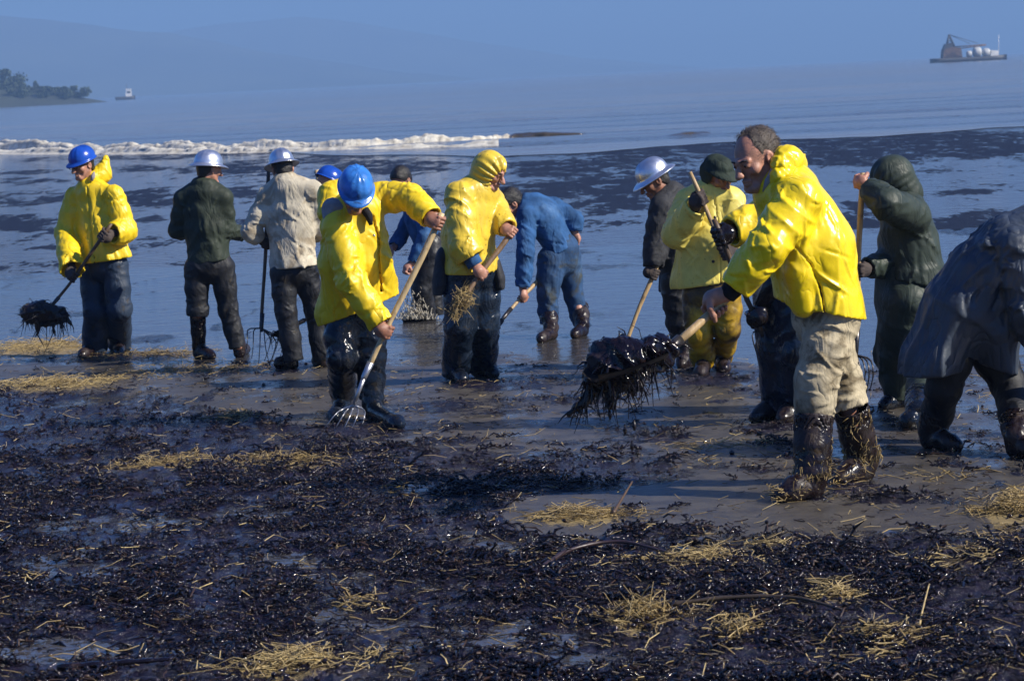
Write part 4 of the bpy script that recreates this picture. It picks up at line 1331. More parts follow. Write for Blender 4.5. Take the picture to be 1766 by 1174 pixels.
HULLDARK = plain('dark_hull_paint', (0.030, 0.026, 0.028), rough=0.6, scale=1)
WHITEP = plain('white_boat_paint', (0.78, 0.77, 0.74), rough=0.5, scale=1)
RUST = plain('rusty_steel', (0.10, 0.055, 0.035), rough=0.8, scale=1, var=0.4)
ALU = plain('silver_tank', (0.50, 0.50, 0.48), rough=0.6, metal=0.1, scale=1)
GLASSD = plain('dark_cabin_glass', (0.02, 0.025, 0.03), rough=0.1)
def hull_mesh(mb, L, W, H, bow=0.25, n=13):
    xs_ = np.linspace(-0.5, 0.5, n)
    rows = []
    for x in xs_:
        k = np.clip((x - (0.5 - bow)) / bow, 0, 1); w = W / 2 * (1 - k ** 2 * 0.92); st = np.clip((-x - 0.44) / 0.06, 0, 1); w *= 1 - 0.15 * st
        sheer = H * (1 + 0.25 * k)
        rows.append([(x * L, -w, sheer), (x * L, -w * 0.9, 0), (x * L, 0, -0.4), (x * L, w * 0.9, 0), (x * L, w, sheer), (x * L, 0, sheer + 0.05)])
    V = np.array(rows).reshape(-1, 3); Q = []
    for i in range(n - 1):
        for j in range(6): Q.append((i * 6 + j, (i + 1) * 6 + j, (i + 1) * 6 + (j + 1) % 6, i * 6 + (j + 1) % 6))
    for o in (0, (n - 1) * 6): Q += [(o, o + 1, o + 2, o + 5), (o + 5, o + 2, o + 3, o + 4)]
    mb.add(V, Q)
# small white cabin boat
bpos = sea_pt(216, 172.5); D = bpos[1]
k_ = 860.0 / D; bpos = CAM + (bpos - CAM) * 1.0
boat = bpy.data.objects.new('motor_boat', None); COL.objects.link(boat)
boat.location = Vector((bpos[0], bpos[1], SEA_Z)); boat.rotation_euler = (0, 0, 0.15)
tag(boat, 'small dark hulled boat with white cabin off the tip of the headland', 'boat')
S = 34 / FPX * D
mb = MB(); hull_mesh(mb, S, S * 0.3, S * 0.16); link('hull', mb.mesh('hull', HULLDARK), boat)
mb = MB(); mb.prism([(S * .02, S * .16), (S * .34, S * .16), (S * .33, S * .50), (S * .08, S * .48)], -S * .1, S * .1); link('cabin', mb.mesh('cabin', WHITEP, smooth=False), boat)
mb = MB(); mb.box((S * .2, -S * .105, S * .38), (S * .16, 0.02 * S, S * .09)); link('window', mb.mesh('window', GLASSD, smooth=False), boat)
mb = MB(); mb.box((S * .2, 0, S * .52), (S * .30, S * .24, S * .04)); link('roof', mb.mesh('roof', WHITEP, smooth=False), boat)
mb = MB(); mb.tube([(S * .12, 0, S * .5), (S * .10, 0, S * .75)], S * .012, 5); link('mast', mb.mesh('mast', RUST), boat)
# derrick barge
D = 900.0
c0 = at(1671, 87, D); S = 132 / FPX * D
barge = bpy.data.objects.new('derrick_barge', None); COL.objects.link(barge)
barge.location = Vector((c0[0], D, SEA_Z)); barge.rotation_euler = (0, 0, 0.10)
tag(barge, 'rusty work barge with a lattice crane and silver tanks at sea on the horizon', 'barge')
u = S / 132.0                                                   # metres per picture unit
mb = MB(); hull_mesh(mb, S, S * 0.22, u * 7, bow=0.2); link('hull', mb.mesh('hull', HULLDARK), barge)
mb = MB(); mb.prism([(-u * 48, u * 7), (-u * 14, u * 7), (-u * 16, u * 24), (-u * 30, u * 26), (-u * 46, u * 22)], -u * 9, u * 9); link('machinery_house', mb.mesh('machinery_house', RUST, smooth=False), barge)
mb = MB(); mb.prism([(-u * 46, u * 22), (-u * 30, u * 26), (-u * 30, u * 33), (-u * 42, u * 31)], -u * 7, u * 7); link('crane_cab', mb.mesh('crane_cab', HULLDARK, smooth=False), barge)
mb = MB()
for y in (-u * 4, u * 4):
    mb.tube([(-u * 40, y, u * 22), (-u * 34, y * .3, u * 47)], u * 1.4, 5); mb.tube([(-u * 24, y, u * 22), (-u * 34, y * .3, u * 47)], u * 1.4, 5)
    for q in (.3, .55, .8): mb.tube([(-u * (40 - 6 * q), y * (1 - .7 * q), u * (22 + 25 * q)), (-u * (24 + 10 * q), y * (1 - .7 * q), u * (22 + 25 * q))], u * .7, 4)
link('a_frame', mb.mesh('a_frame', HULLDARK), barge)
mb = MB()
for y in (-u * 2, u * 2):
    for dz in (0, u * 4): mb.tube([(-u * 26, y, u * (22) + dz), (u * 30, y * .4, u * 26 + dz * .3)], u * .9, 4)
for q in np.linspace(0.05, .95, 9): mb.tube([(-u * 26 + u * 56 * q, -u * 2, u * (22 + 4 * q)), (-u * 26 + u * 56 * (q + .05), u * 2, u * (26 + 1.2 * q))], u * .6, 4)
link('boom', mb.mesh('boom', RUST), barge)
mb = MB()
for q in (0, .5): mb.tube([(-u * 34, 0, u * 47), (u * (2 + 28 * q), 0, u * (30 + 0 * q))], u * .45, 4)
link('stay', mb.mesh('stay', HULLDARK), barge)
for x, r_, z in ((14, 9, 15), (30, 8, 13), (0, 6, 12)):
    mb = MB(); tt = np.linspace(-1, 1, 9); mb.tube([(u * x + u * r_ * 0.9 * q, -u * 1, u * z + 0 * q) for q in tt], u * r_ * np.sqrt(np.maximum(1 - tt ** 4, 0.02)), 12); link('tank', mb.mesh('tank', ALU), barge)
mb = MB(); mb.prism([(u * 36, u * 7), (u * 50, u * 7), (u * 49, u * 16), (u * 37, u * 17)], -u * 8, u * 8); link('deckhouse', mb.mesh('deckhouse', WHITEP, smooth=False), barge)
mb = MB(); mb.tube([(u * 52, 0, u * 8), (u * 53, 0, u * 42)], u * .5, 5); link('mast', mb.mesh('mast', WHITEP), barge)

# haze
HZ = bpy.data.materials.new('sea_haze'); HZ.use_nodes = True
hn = HZ.node_tree; hn.nodes.remove(hn.nodes['Principled BSDF'])
pv = hn.nodes.new('ShaderNodeVolumePrincipled')
pv.inputs['Color'].default_value = (0.30, 0.515, 0.87, 1)
pv.inputs['Density'].default_value = HAZE_DENSITY
hn.links.new(pv.outputs[0], hn.nodes['Material Output'].inputs['Volume'])
mb = MB(); mb.box((0, 3100, 99.0), (5600, 6700, 202.0))
tag(link('haze', mb.mesh('haze', HZ, smooth=False)), kind='stuff')

# ------------------------------------------------------------------ oil-soaked weed and straw lying on the beach
SHRED = plain('brown_plant_shreds', (0.040, 0.022, 0.014), rough=0.4, var=0.5, scale=30)
proto = bpy.data.collections.new('weed_tufts')
def tuft(seed, n, R, mat):
    r = np.random.default_rng(seed); mb = MB(); mb2 = MB()
    for i in range(n):
        a = r.uniform(0, 6.283); c = np.array([r.normal() * R * .45, r.normal() * R * .45, r.uniform(0.0, 0.012)])
        L = r.uniform(0.35, 1.0) * R; d = np.array([math.cos(a), math.sin(a), r.uniform(-.05, .5)])
        e = np.array([math.cos(a + r.normal() * .8), math.sin(a + r.normal() * .8), -r.uniform(0.1, .6)])
        p1 = c + d * L * .5; p2 = p1 + e * L * .5
        w = r.uniform(0.002, 0.0055)
        (mb if i % 5 else mb2).tube([c, p1, p2], [w * .7, w, w * .35], 4, cap=False)
        if i % 2 == 0: ballmesh(mb, p1 + [0, 0, w], r.uniform(0.004, 0.010), 5)  # ball added on every second strand to catch a glint of sun
    V1, Q1, V2, Q2 = np.vstack(mb.V), np.vstack(mb.Q), np.vstack(mb2.V), np.vstack(mb2.Q)
    me = mesh_arrays('weed_tuft', np.vstack([V1, V2]), np.vstack([Q1, Q2 + len(V1)]), mat)
    me.materials.append(SHRED)
    me.polygons.foreach_set('material_index', np.concatenate([np.zeros(len(Q1), np.int32), np.ones(len(Q2), np.int32)]))
    return me
for s_ in range(6):
    o = bpy.data.objects.new('weed_tuft', tuft(s_ + 60, 15, 0.085, WEED)); proto.objects.link(o)

def scatter_gn(name, pts, scl, rz, tilt, coll):
    me = bpy.data.meshes.new(name)
    me.vertices.add(len(pts)); me.vertices.foreach_set('co', np.ascontiguousarray(pts, f32).ravel())
    a = me.attributes.new('scl', 'FLOAT', 'POINT'); a.data.foreach_set('value', np.ascontiguousarray(scl, f32))
    a = me.attributes.new('rot', 'FLOAT_VECTOR', 'POINT'); a.data.foreach_set('vector', np.ascontiguousarray(np.stack([tilt[:, 0], tilt[:, 1], rz], 1), f32).ravel())
    o = link(name, me)
    ng = bpy.data.node_groups.new(name, 'GeometryNodeTree')
    ng.interface.new_socket('Geometry', in_out='INPUT', socket_type='NodeSocketGeometry')
    ng.interface.new_socket('Geometry', in_out='OUTPUT', socket_type='NodeSocketGeometry')
    gi, go = ng.nodes.new('NodeGroupInput'), ng.nodes.new('NodeGroupOutput')
    m2p = ng.nodes.new('GeometryNodeMeshToPoints'); iop = ng.nodes.new('GeometryNodeInstanceOnPoints'); ci = ng.nodes.new('GeometryNodeCollectionInfo')
    ci.inputs['Collection'].default_value = coll; ci.inputs['Separate Children'].default_value = True; ci.inputs['Reset Children'].default_value = True
    iop.inputs['Pick Instance'].default_value = True
    A1 = ng.nodes.new('GeometryNodeInputNamedAttribute'); A1.data_type = 'FLOAT'; A1.inputs[0].default_value = 'scl'
    A2 = ng.nodes.new('GeometryNodeInputNamedAttribute'); A2.data_type = 'FLOAT_VECTOR'; A2.inputs[0].default_value = 'rot'
    L = ng.links.new
    L(gi.outputs[0], m2p.inputs['Mesh']); L(m2p.outputs[0], iop.inputs['Points']); L(ci.outputs[0], iop.inputs['Instance'])
    L(A1.outputs['Attribute'], iop.inputs['Scale']); L(A2.outputs['Attribute'], iop.inputs['Rotation']); L(iop.outputs[0], go.inputs[0])
    md = o.modifiers.new('scatter', 'NODES'); md.node_group = ng
    return o

def field_points(n, y0, y1, power, seed, wid=(0.24, 1.2)):
    r = np.random.default_rng(seed)
    inv = r.uniform(1 / y1, 1 / y0, n); y = 1 / inv                 # even in the picture rather than on the ground
    x = r.uniform(-1, 1, n) * (wid[0] * y + wid[1])
    return x, y, r
x, y, r = field_points(90000, 8.0, 24, 1, 3)
px, py, weed, straw, film, n1, n2, main, lens = layout(x, y)
h = fbm(x * 7, y * 7, 4)
h3 = fbm(x * 1.7 + 5, y * 1.3 + 9, 3)
pr = np.clip((weed - 0.40) * 2.0, 0, 1) * np.clip((h - 0.42) * 4.0, 0.0, 0.9) * np.clip((h3 - 0.32) * 4.0, 0.12, 1) * 0.62 + 0.04 * np.clip(main + 0.5 * (py > 620), 0, 1) * (1 - 0.8 * lens)
keep = r.random(len(x)) < pr
x, y, weed, h, py = x[keep], y[keep], weed[keep], h[keep], py[keep]
z = zg(y) + np.clip(weed, 0, 1) * 0.055 * (h - 0.38) 
n = len(x)
sc = 0.22 + 1.1 * r.random(n) ** 2.2 * np.where(py > 760, 1.0, 0.7)
tag(scatter_gn('oily_seaweed', np.stack([x, y, z], 1), sc, r.uniform(0, 6.283, n), r.normal(size=(n, 2)) * 0.25, proto), kind='stuff')
print('weed tufts', n)

def straw_mesh(x, y, z, r, lmin, lmax, w, up=0.25):
    n = len(x)
    a = r.uniform(0, 6.283, n); L = r.uniform(lmin, lmax, n) * r.uniform(0.4, 1.0, n)
    d = np.stack([np.cos(a), np.sin(a), r.normal(size=n) * up], 1); d /= np.linalg.norm(d, axis=1)[:, None]
    c = np.stack([x, y, z], 1); bend = r.normal(size=(n, 3)) * (L * 0.06)[:, None]
    P = np.stack([c - d * L[:, None] * .5, c + bend, c + d * L[:, None] * .5], 1)
    P[:, :, 2] = np.maximum(P[:, :, 2], zg(P[:, :, 1]) + 0.002)
    s1 = np.cross(d, [0, 0, 1.0]); s1 /= np.linalg.norm(s1, axis=1)[:, None]; s2 = np.cross(s1, d)
    w = (w * r.uniform(0.6, 1.3, n))[:, None, None]
    ring = []
    for th in (0.5, 2.6, 4.7): ring.append(P + (s1 * math.cos(th) + s2 * math.sin(th))[:, None] * w)
    V = np.stack(ring, 2).reshape(-1, 3)                            # n,3 stations,3 corners
    b = (np.arange(n) * 9)[:, None, None]
    st = np.array([0, 3])[None, :, None]; k = np.arange(3)[None, None]
    i0 = b + st + k; i1 = b + st + (k + 1) % 3
    Q = np.stack([i0, i1, i1 + 3, i0 + 3], -1).reshape(-1, 4)
    return V, Q
x, y, r = field_points(260000, 8.0, 26, 1, 8)
px, py, weed, straw, film, n1, n2, main, lens = layout(x, y)
n6 = fbm(x * 11, y * 5, 3)
pr = np.clip(straw - 0.15, 0, 1) * np.clip((n6 - 0.40) * 3.5, 0, 1) * 0.62 * np.where((px < 330) & (py < 690), 1.5, 1) + 0.008 * (py > 600) + 0.02 * np.clip((n6 - .52) * 5, 0, 1) * (py > 900) * (px > 850) + 0.010 * np.clip((n6 - .55) * 5, 0, 1) * (py > 600) * (px > 500)
keep = r.random(len(x)) < pr
x, y, weed, py, straw, n6 = x[keep], y[keep], weed[keep], py[keep], straw[keep], n6[keep]
z = zg(y) + np.clip(weed, 0, 1) * 0.02 + r.random(len(x)) * 0.055 * np.clip(straw, 0, 1) * np.clip((n6 - .4) * 4, 0, 1) + 0.006
V, Q = straw_mesh(x, y, z, r, 0.05, 0.17, 0.0021)
half = r.random(len(x)) < 0.35
qh = np.repeat(half, 6)
for nm, msk, mt in (('straw', ~qh, STRAW), ('dry_straw', qh, STRAW_DRY)):
    tag(link(nm, mesh_arrays(nm, V, Q[msk], mt)), kind='stuff')
print('straws', len(x))
x, y, r = field_points(120000, 8.0, 24, 1, 18)
px, py, weed, straw, film, n1, n2, main, lens = layout(x, y)
n6 = fbm(x * 5, y * 2.2, 4)
pr = (0.10 + 0.9 * np.clip((n6 - .42) * 4, 0, 1)) * sst(590, 660, py) * (1 - .75 * lens) * (0.20 - 0.17 * main)
keep = r.random(len(x)) < pr
x, y, weed = x[keep], y[keep], weed[keep]
V, Q = straw_mesh(x, y, zg(y) + np.clip(weed, 0, 1) * 0.03 + 0.004, r, 0.02, 0.09, 0.0024, 0.2)
half = np.repeat(r.random(len(x)) < 0.3, 6)
tag(link('plant_litter', mesh_arrays('plant_litter', V, Q[~half], SHRED)), kind='stuff')
tag(link('straw_litter', mesh_arrays('straw_litter', V, Q[half], STRAW)), kind='stuff')
print('litter', len(x))

# small glossy beads, added only to throw sun glints off the wet mat
GLINT_BEAD = plain('glossy_glint_bead', (0.014, 0.009, 0.012), rough=0.10, var=0.2, bump=0.0)
x, y, r = field_points(24000, 8.0, 22, 1, 28)
px, py, weed, straw, film, n1, n2, main, lens = layout(x, y)
keep = r.random(len(x)) < np.clip(weed * 1.3 - 0.25, 0, 1) * 0.30 * (1 - lens) * (0.35 + 0.65 * main) + 0.012 * (py > 620) * (1 - lens)
x, y, weed = x[keep], y[keep], weed[keep]
n = len(x); rad = r.uniform(0.004, 0.013, n) * np.where(y > 13, 1.2, 1)
ph = np.array([0.25, 0.95, 1.65, 2.35]); th = np.arange(7) * 2 * np.pi / 7
S_ = np.stack([np.sin(ph)[:, None] * np.cos(th), np.sin(ph)[:, None] * np.sin(th), np.broadcast_to(np.cos(ph)[:, None], (4, 7)) * 0.9], -1).reshape(-1, 3)
V = (S_[None] * rad[:, None, None] + np.stack([x, y, zg(y) + np.clip(weed, 0, 1) * 0.02 + rad * .5], 1)[:, None])
q0 = [(i * 7 + j, (i + 1) * 7 + j, (i + 1) * 7 + (j + 1) % 7, i * 7 + (j + 1) % 7) for i in range(3) for j in range(7)] + [(0, 1, 2, 3), (0, 3, 4, 5), (0, 5, 6, 0)][:2]
Q = np.array(q0)[None] + (np.arange(n) * 28)[:, None, None]
tag(link('glint_beads', mesh_arrays('glint_beads', V.reshape(-1, 3), Q.reshape(-1, 4), GLINT_BEAD)), kind='stuff')
print('bead_count', n)

def straw_heap(label, px, py, wpx, hm, n, seed, lens_=(0.08, 0.26), mat=STRAW_DRY, w=0.0019, up=0.22):
    r = np.random.default_rng(seed); n = int(n * 0.72); b = gp(px, py); s_ = b[1] / FPX
    x = b[0] + r.normal(size=n) * wpx * s_ * 0.75; y = b[1] + r.normal(size=n) * wpx * s_ * 0.40
    k_ = (np.abs(x - b[0]) < 0.6) & (np.abs(y - b[1]) < 0.9); x, y = x[k_], y[k_]; n = len(x)
    z = zg(y) + np.abs(r.normal(size=n)) * hm * 0.45 * np.exp(-((x - b[0]) / (wpx * s_ * .6)) ** 2) + 0.01
    V, Q = straw_mesh(x, y, z, r, lens_[0], lens_[1], w, up)
    o = link('straw_clump', mesh_arrays('straw_clump', V - b, Q, mat), loc=b)
    return tag(o, label, 'straw', 'clumps of straw on the beach')
straw_heap('pale heap of loose straw at the bottom edge of the beach', 520, 1148, 75, 0.06, 420, 1)
straw_heap('long stalks of straw fanning left of the bottom edge heap', 420, 1160, 50, 0.02, 40, 2, (0.2, 0.4))
straw_heap('oily straw clump with stalks sticking up, lower right of centre', 1105, 1068, 70, 0.06, 320, 3, mat=STRAW, up=0.6)
straw_heap('brown straw bundle lying on the bare sand patch', 1000, 890, 75, 0.035, 380, 4, (0.08, 0.22), STRAW, up=0.15)
straw_heap('small pale straw tuft on the dark weed at lower right', 1440, 1028, 40, 0.05, 160, 5)
straw_heap('straw clump among black weed near the bottom right', 1530, 1105, 60, 0.04, 220, 6, mat=STRAW)
straw_heap('straw pile at the right edge beside the sand patch', 1748, 882, 50, 0.05, 320, 7, mat=STRAW)
straw_heap('wide scatter of straw across the dark mat at left', 290, 802, 95, 0.03, 330, 8, mat=STRAW)
straw_heap('straw tangle below the raking fork at centre left', 500, 798, 85, 0.04, 280, 9, mat=STRAW, up=0.5)
straw_heap('tuft of straw lying left of the raking worker\'s boots', 403, 722, 35, 0.06, 170, 10, mat=STRAW)
straw_heap('bright yellow straw bank at far left behind the dark weed', 70, 664, 130, 0.06, 900, 11)
straw_heap('straw bank at the left edge at the water\'s rim', 60, 600, 150, 0.06, 1100, 12)
straw_heap('thin straw layer beside the boots of the leftmost worker', 250, 612, 110, 0.03, 420, 15, mat=STRAW)
straw_heap('straw spread over wet sand below the dark green jacket', 330, 640, 130, 0.03, 420, 16, mat=STRAW)
straw_heap('matted straw band lying right of the sand patch stalks', 1190, 966, 95, 0.03, 240, 13)
straw_heap('rusty brown straw clod near the lower right bent stalk', 1270, 1098, 45, 0.04, 200, 14, mat=STRAW)

def stalk(name, label, pts, r0, mat, cat):
    P = smoothline(pts, 18); b = P[0].copy()
    mb = MB(); rr = r0 * (1 - 0.5 * np.linspace(0, 1, 18)) * (1 + 0.15 * np.sin(np.arange(18) * 1.7)); mb.tube(P, rr, 7)
    return tag(link(name, mb.mesh(name, mat, b), loc=b), label, cat)
g = lambda a, b, z=0.02: gp(a, b) + np.array([0, 0, z])
stalk('kelp_stalk', 'long curved brown stalk lying on the weed below the sand patch', [g(930, 990), g(985, 968, .05), g(1070, 958, .06), g(1165, 968, .03)], 0.011, plain('kelp_brown', (0.030, 0.016, 0.016), rough=0.4), 'kelp stalk')
stalk('stick', 'thin grey stick poking up from the brown straw bundle', [g(1058, 892), g(1072, 880, .05), g(1092, 866, .10)], 0.008, WOOD_DARK, 'stick')
stalk('stick', 'long thin dark stalk lying across the lower right weed', [g(1150, 1052), g(1260, 1048, .04), g(1370, 1048, .04), g(1460, 1062)], 0.010, plain('wet_stalk', (0.05, 0.035, 0.02), rough=0.35), 'stick')
stalk('stick', 'single straw stalk leaning up from the lower right weed', [g(1586, 1086), g(1594, 1066, .05), g(1604, 1048, .09)], 0.0042, STRAW_DRY, 'stick')
stalk('kelp_stalk', 'dark kelp strand lying along the bottom left edge', [g(100, 1160), g(220, 1156, .03), g(300, 1150, .03)], 0.014, WEED, 'kelp stalk')

GRP = 'workers clearing oily weed from the beach'
UPZ = np.array([0, 0, 1.0])
def gfoot(hx, hy, tx, ty):
    return gp(hx, hy), gp(tx, ty)
def lerp(a, b, t): return np.asarray(a) * (1 - t) + np.asarray(b) * t

# ---- worker at far left: blue hat, yellow slicker, walking a fork of dripping weed
def worker_left():
    p = Person('worker in blue hard hat and yellow slicker carrying dripping weed on a fork', 183, 614, GRP)
    j = p.j
    neck = j(150, 318, 0.02)
    shA, shB = j(128, 338, 0.10), j(198, 335, -0.10)
    elA, elB = j(113, 402, 0.08), j(216, 398, -0.13)
    fa, fb = j(192, 386, -0.36), j(89, 527, -0.28)
    hA, hB = lerp(fa, fb, 0.63), lerp(fa, fb, 0.14)
    wA, wB = hA + nrm(elA - hA) * 0.085, hB + nrm(elB - hB) * 0.085
    hipA, hipB = j(158, 462, 0.05), j(199, 458, -0.06)
    knA, knB = j(165, 535, 0.02), j(206, 533, -0.10)
    p.frame(j(142, 285, -0.03), -38, 12, 0, 1.0)
    p.head(neck, nose=1.4)
    p.hair('short', HAIR_BLACK, 0.006, strands=0)
    p.hat('cap', HAT_BLUE, tilt=-4)
    mb = MB()
    for sx in (-1, 1):
        c = np.array([sx * 0.031, 0.112, 0.008])
        mb.tube([p.hp(*(c + [0.022 * math.cos(t), 0, 0.016 * math.sin(t)])) for t in np.linspace(0, 6.283, 13)], 0.0035, 5)
        mb.tube([p.hp(sx * 0.053, 0.108, 0.012), p.hp(sx * 0.085, 0.0, 0.012)], 0.003, 5)
    p.part_mb('glasses', mb, GLASSES)
    fA, fB = gfoot(160, 612, 140, 619), gfoot(207, 606, 205, 616)
    p.body(lerp(hipA, hipB, .5), lerp(shA, shB, .5) - UPZ * .2, neck, [(shA, elA, wA), (shB, elB, wB)], [(hipA, knA, fA[0] + UPZ * .1), (hipB, knB, fB[0] + UPZ * .1)])
    hem = j(182, 449, 0.0)
    p.jacket(YEL, shA, shB, neck, hem, (shA, elA, hA), (shB, elB, hB), chest=(0.18, 0.135), waist=(0.21, 0.155), hemr=(0.265, 0.20), sleeve=((0.080, 0.092, 0.112), (0.085, 0.10, 0.092)),
             hemn=(0.1, 0, -1), seed=3, amp=0.020, crumple=0.006, samp=0.011, cuff=(0.06, 0.11), nlobe=6, yoke=0.064,
             grooves=[([j(151, 322, -.1), j(157, 380, -.1), j(166, 460, -.1)], 0.006, 0.012)])
    p.hood_down(YEL, [j(160, 306, 0.0), j(176, 300, 0.09), j(183, 272, 0.10)], [0.05, 0.075, 0.025], seed=5, k=0.06, opening=([j(162, 288, -0.06), j(178, 280, 0.0)], [0.055, 0.03]))
    p.part_mb('shirt_collar', (lambda m: (m.tube([j(158, 312, -0.10), j(161, 303, -0.09), j(162, 297, -0.06)], [0.012, 0.02, 0.008], 8), m)[1])(MB()), LINING)
    p.trousers(NAVY_PANTS, (hipA, hipB), [(hipA, knA, fA[0] + UPZ * .05 + [0.02, 0, 0]), (hipB, knB, fB[0] + UPZ * .06)], r=((0.115, 0.108, 0.112), (0.115, 0.105, 0.105)), pelvis_r=(0.185, 0.145), seed=8, amp=0.009, wl=0.14)
    p.boot(fA[0], fA[1], knA, BOOT, top=0.2)
    p.boot(fB[0], fB[1], knB, BOOT, top=0.2, seed=12)
    p.grip(hA, nrm(fb - fa), wA, np.array([-0.4, -1, 0.2]), glove=GLOVE, hs=1.15)
    p.grip(hB, nrm(fa - fb), wB, np.array([0.2, -1, 0.5]), glove=GLOVE, hs=1.15)
    p.finish(SKIN)
    d = nrm(fb - fa)
    tool('pitchfork', 'dark shafted fork in the gloved hands of the worker at far left', 'pitchfork', fa, fb, WOOD_DARK, 0.016, 'forks and shovels in use', 0.10,
         fork_tines(fb, nrm(d + [-0.5, 0, 0.25]), np.array([0.2, 1, 0]), -UPZ, 5, 0.2, 0.22, 0.03), bend=np.array([0.0, 0, -0.02]))
    w = Person('', 183, 614); q = lambda x, y, dy=-0.28: j(x, y, dy)
    weed_lump('seaweed_clump', 'black dripping clump of weed lifted on the fork at far left', [q(50, 541), q(75, 539), q(103, 541)], [0.062, 0.075, 0.065],
              [([q(66, 548), q(65, 578)], 0.035), ([q(92, 550), q(92, 573)], 0.028), ([q(112, 545), q(124, 562)], 0.022), ([q(105, 548), q(107, 574)], 0.02), ([q(45, 548), q(47, 562)], 0.025)], 5, 180)

# ---- two men seen from behind
def worker_green_back():
    p = Person('worker seen from behind in dark green jacket and wide brimmed silver helmet', 345, 620, GRP)
    j = p.j
    neck = j(352, 316, 0.0)
    shA, shB = j(316, 343, 0.02), j(386, 341, -0.02)      # image left, image right
    elA, elB = j(305, 397, 0.08), j(394, 397, 0.02)
    hA, hB = j(322, 405, 0.36), j(434, 408, 0.22)
    p.frame(j(361, 293, 0.02), 128, 10, 0, 1.0)
    p.head(neck, eyes=False, mouth=False)
    p.hair('short', HAIR_BLACK, 0.006, strands=0)
    p.hat('brim', HAT_ALU, tilt=2, scale=0.98)
    hipA, hipB = j(338, 462, 0.0), j(384, 460, 0.0)
    knA, knB = j(341, 532, 0.0), j(393, 533, 0.02)
    fA, fB = gfoot(340, 617, 370, 620), gfoot(413, 617, 424, 608)
    wA, wB = hA + nrm(elA - hA) * .085, hB + nrm(elB - hB) * .085
    p.body(lerp(hipA, hipB, .5), lerp(shA, shB, .5) - UPZ * .2, neck, [(shA, elA, wA), (shB, elB, wB)], [(hipA, knA, fA[0] + UPZ * .1), (hipB, knB, fB[0] + UPZ * .1)])
    p.jacket(GREEN_JK, shA, shB, neck, j(361, 452, 0.0), (shA, elA, hA), (shB, elB, hB), chest=(0.19, 0.13), waist=(0.198, 0.14), hemr=(0.18, 0.135), sleeve=(0.074, 0.068, 0.056),
             seed=13, amp=0.012, crumple=0.007, samp=0.011, hemn=(0.12, 0, -1), yoke=0.08)
    p.trousers(BLACK_PANTS, (hipA, hipB), [(hipA, knA, j(341, 545, 0.0)), (hipB, knB, j(410, 600, 0.02))], r=((0.105, 0.088, 0.086), (0.105, 0.085, 0.072)), pelvis_r=(0.17, 0.135), seed=17, amp=0.008, wl=0.12)
    p.boot(fA[0], fA[1], j(341, 535, 0), BOOT, top=0.30, r=(0.072, 0.056), seed=4)
    p.boot(fB[0], fB[1], knB, BOOT, top=0.14, seed=6)
    p.grip(hA, nrm([0.3, 0.2, 1]), wA, np.array([0, 1, 0]), r=0.012)
    p.grip(hB, nrm([0.1, 0.2, 1]), wB, np.array([0, -1, 0.2]), r=0.012)
    p.finish(SKIN)

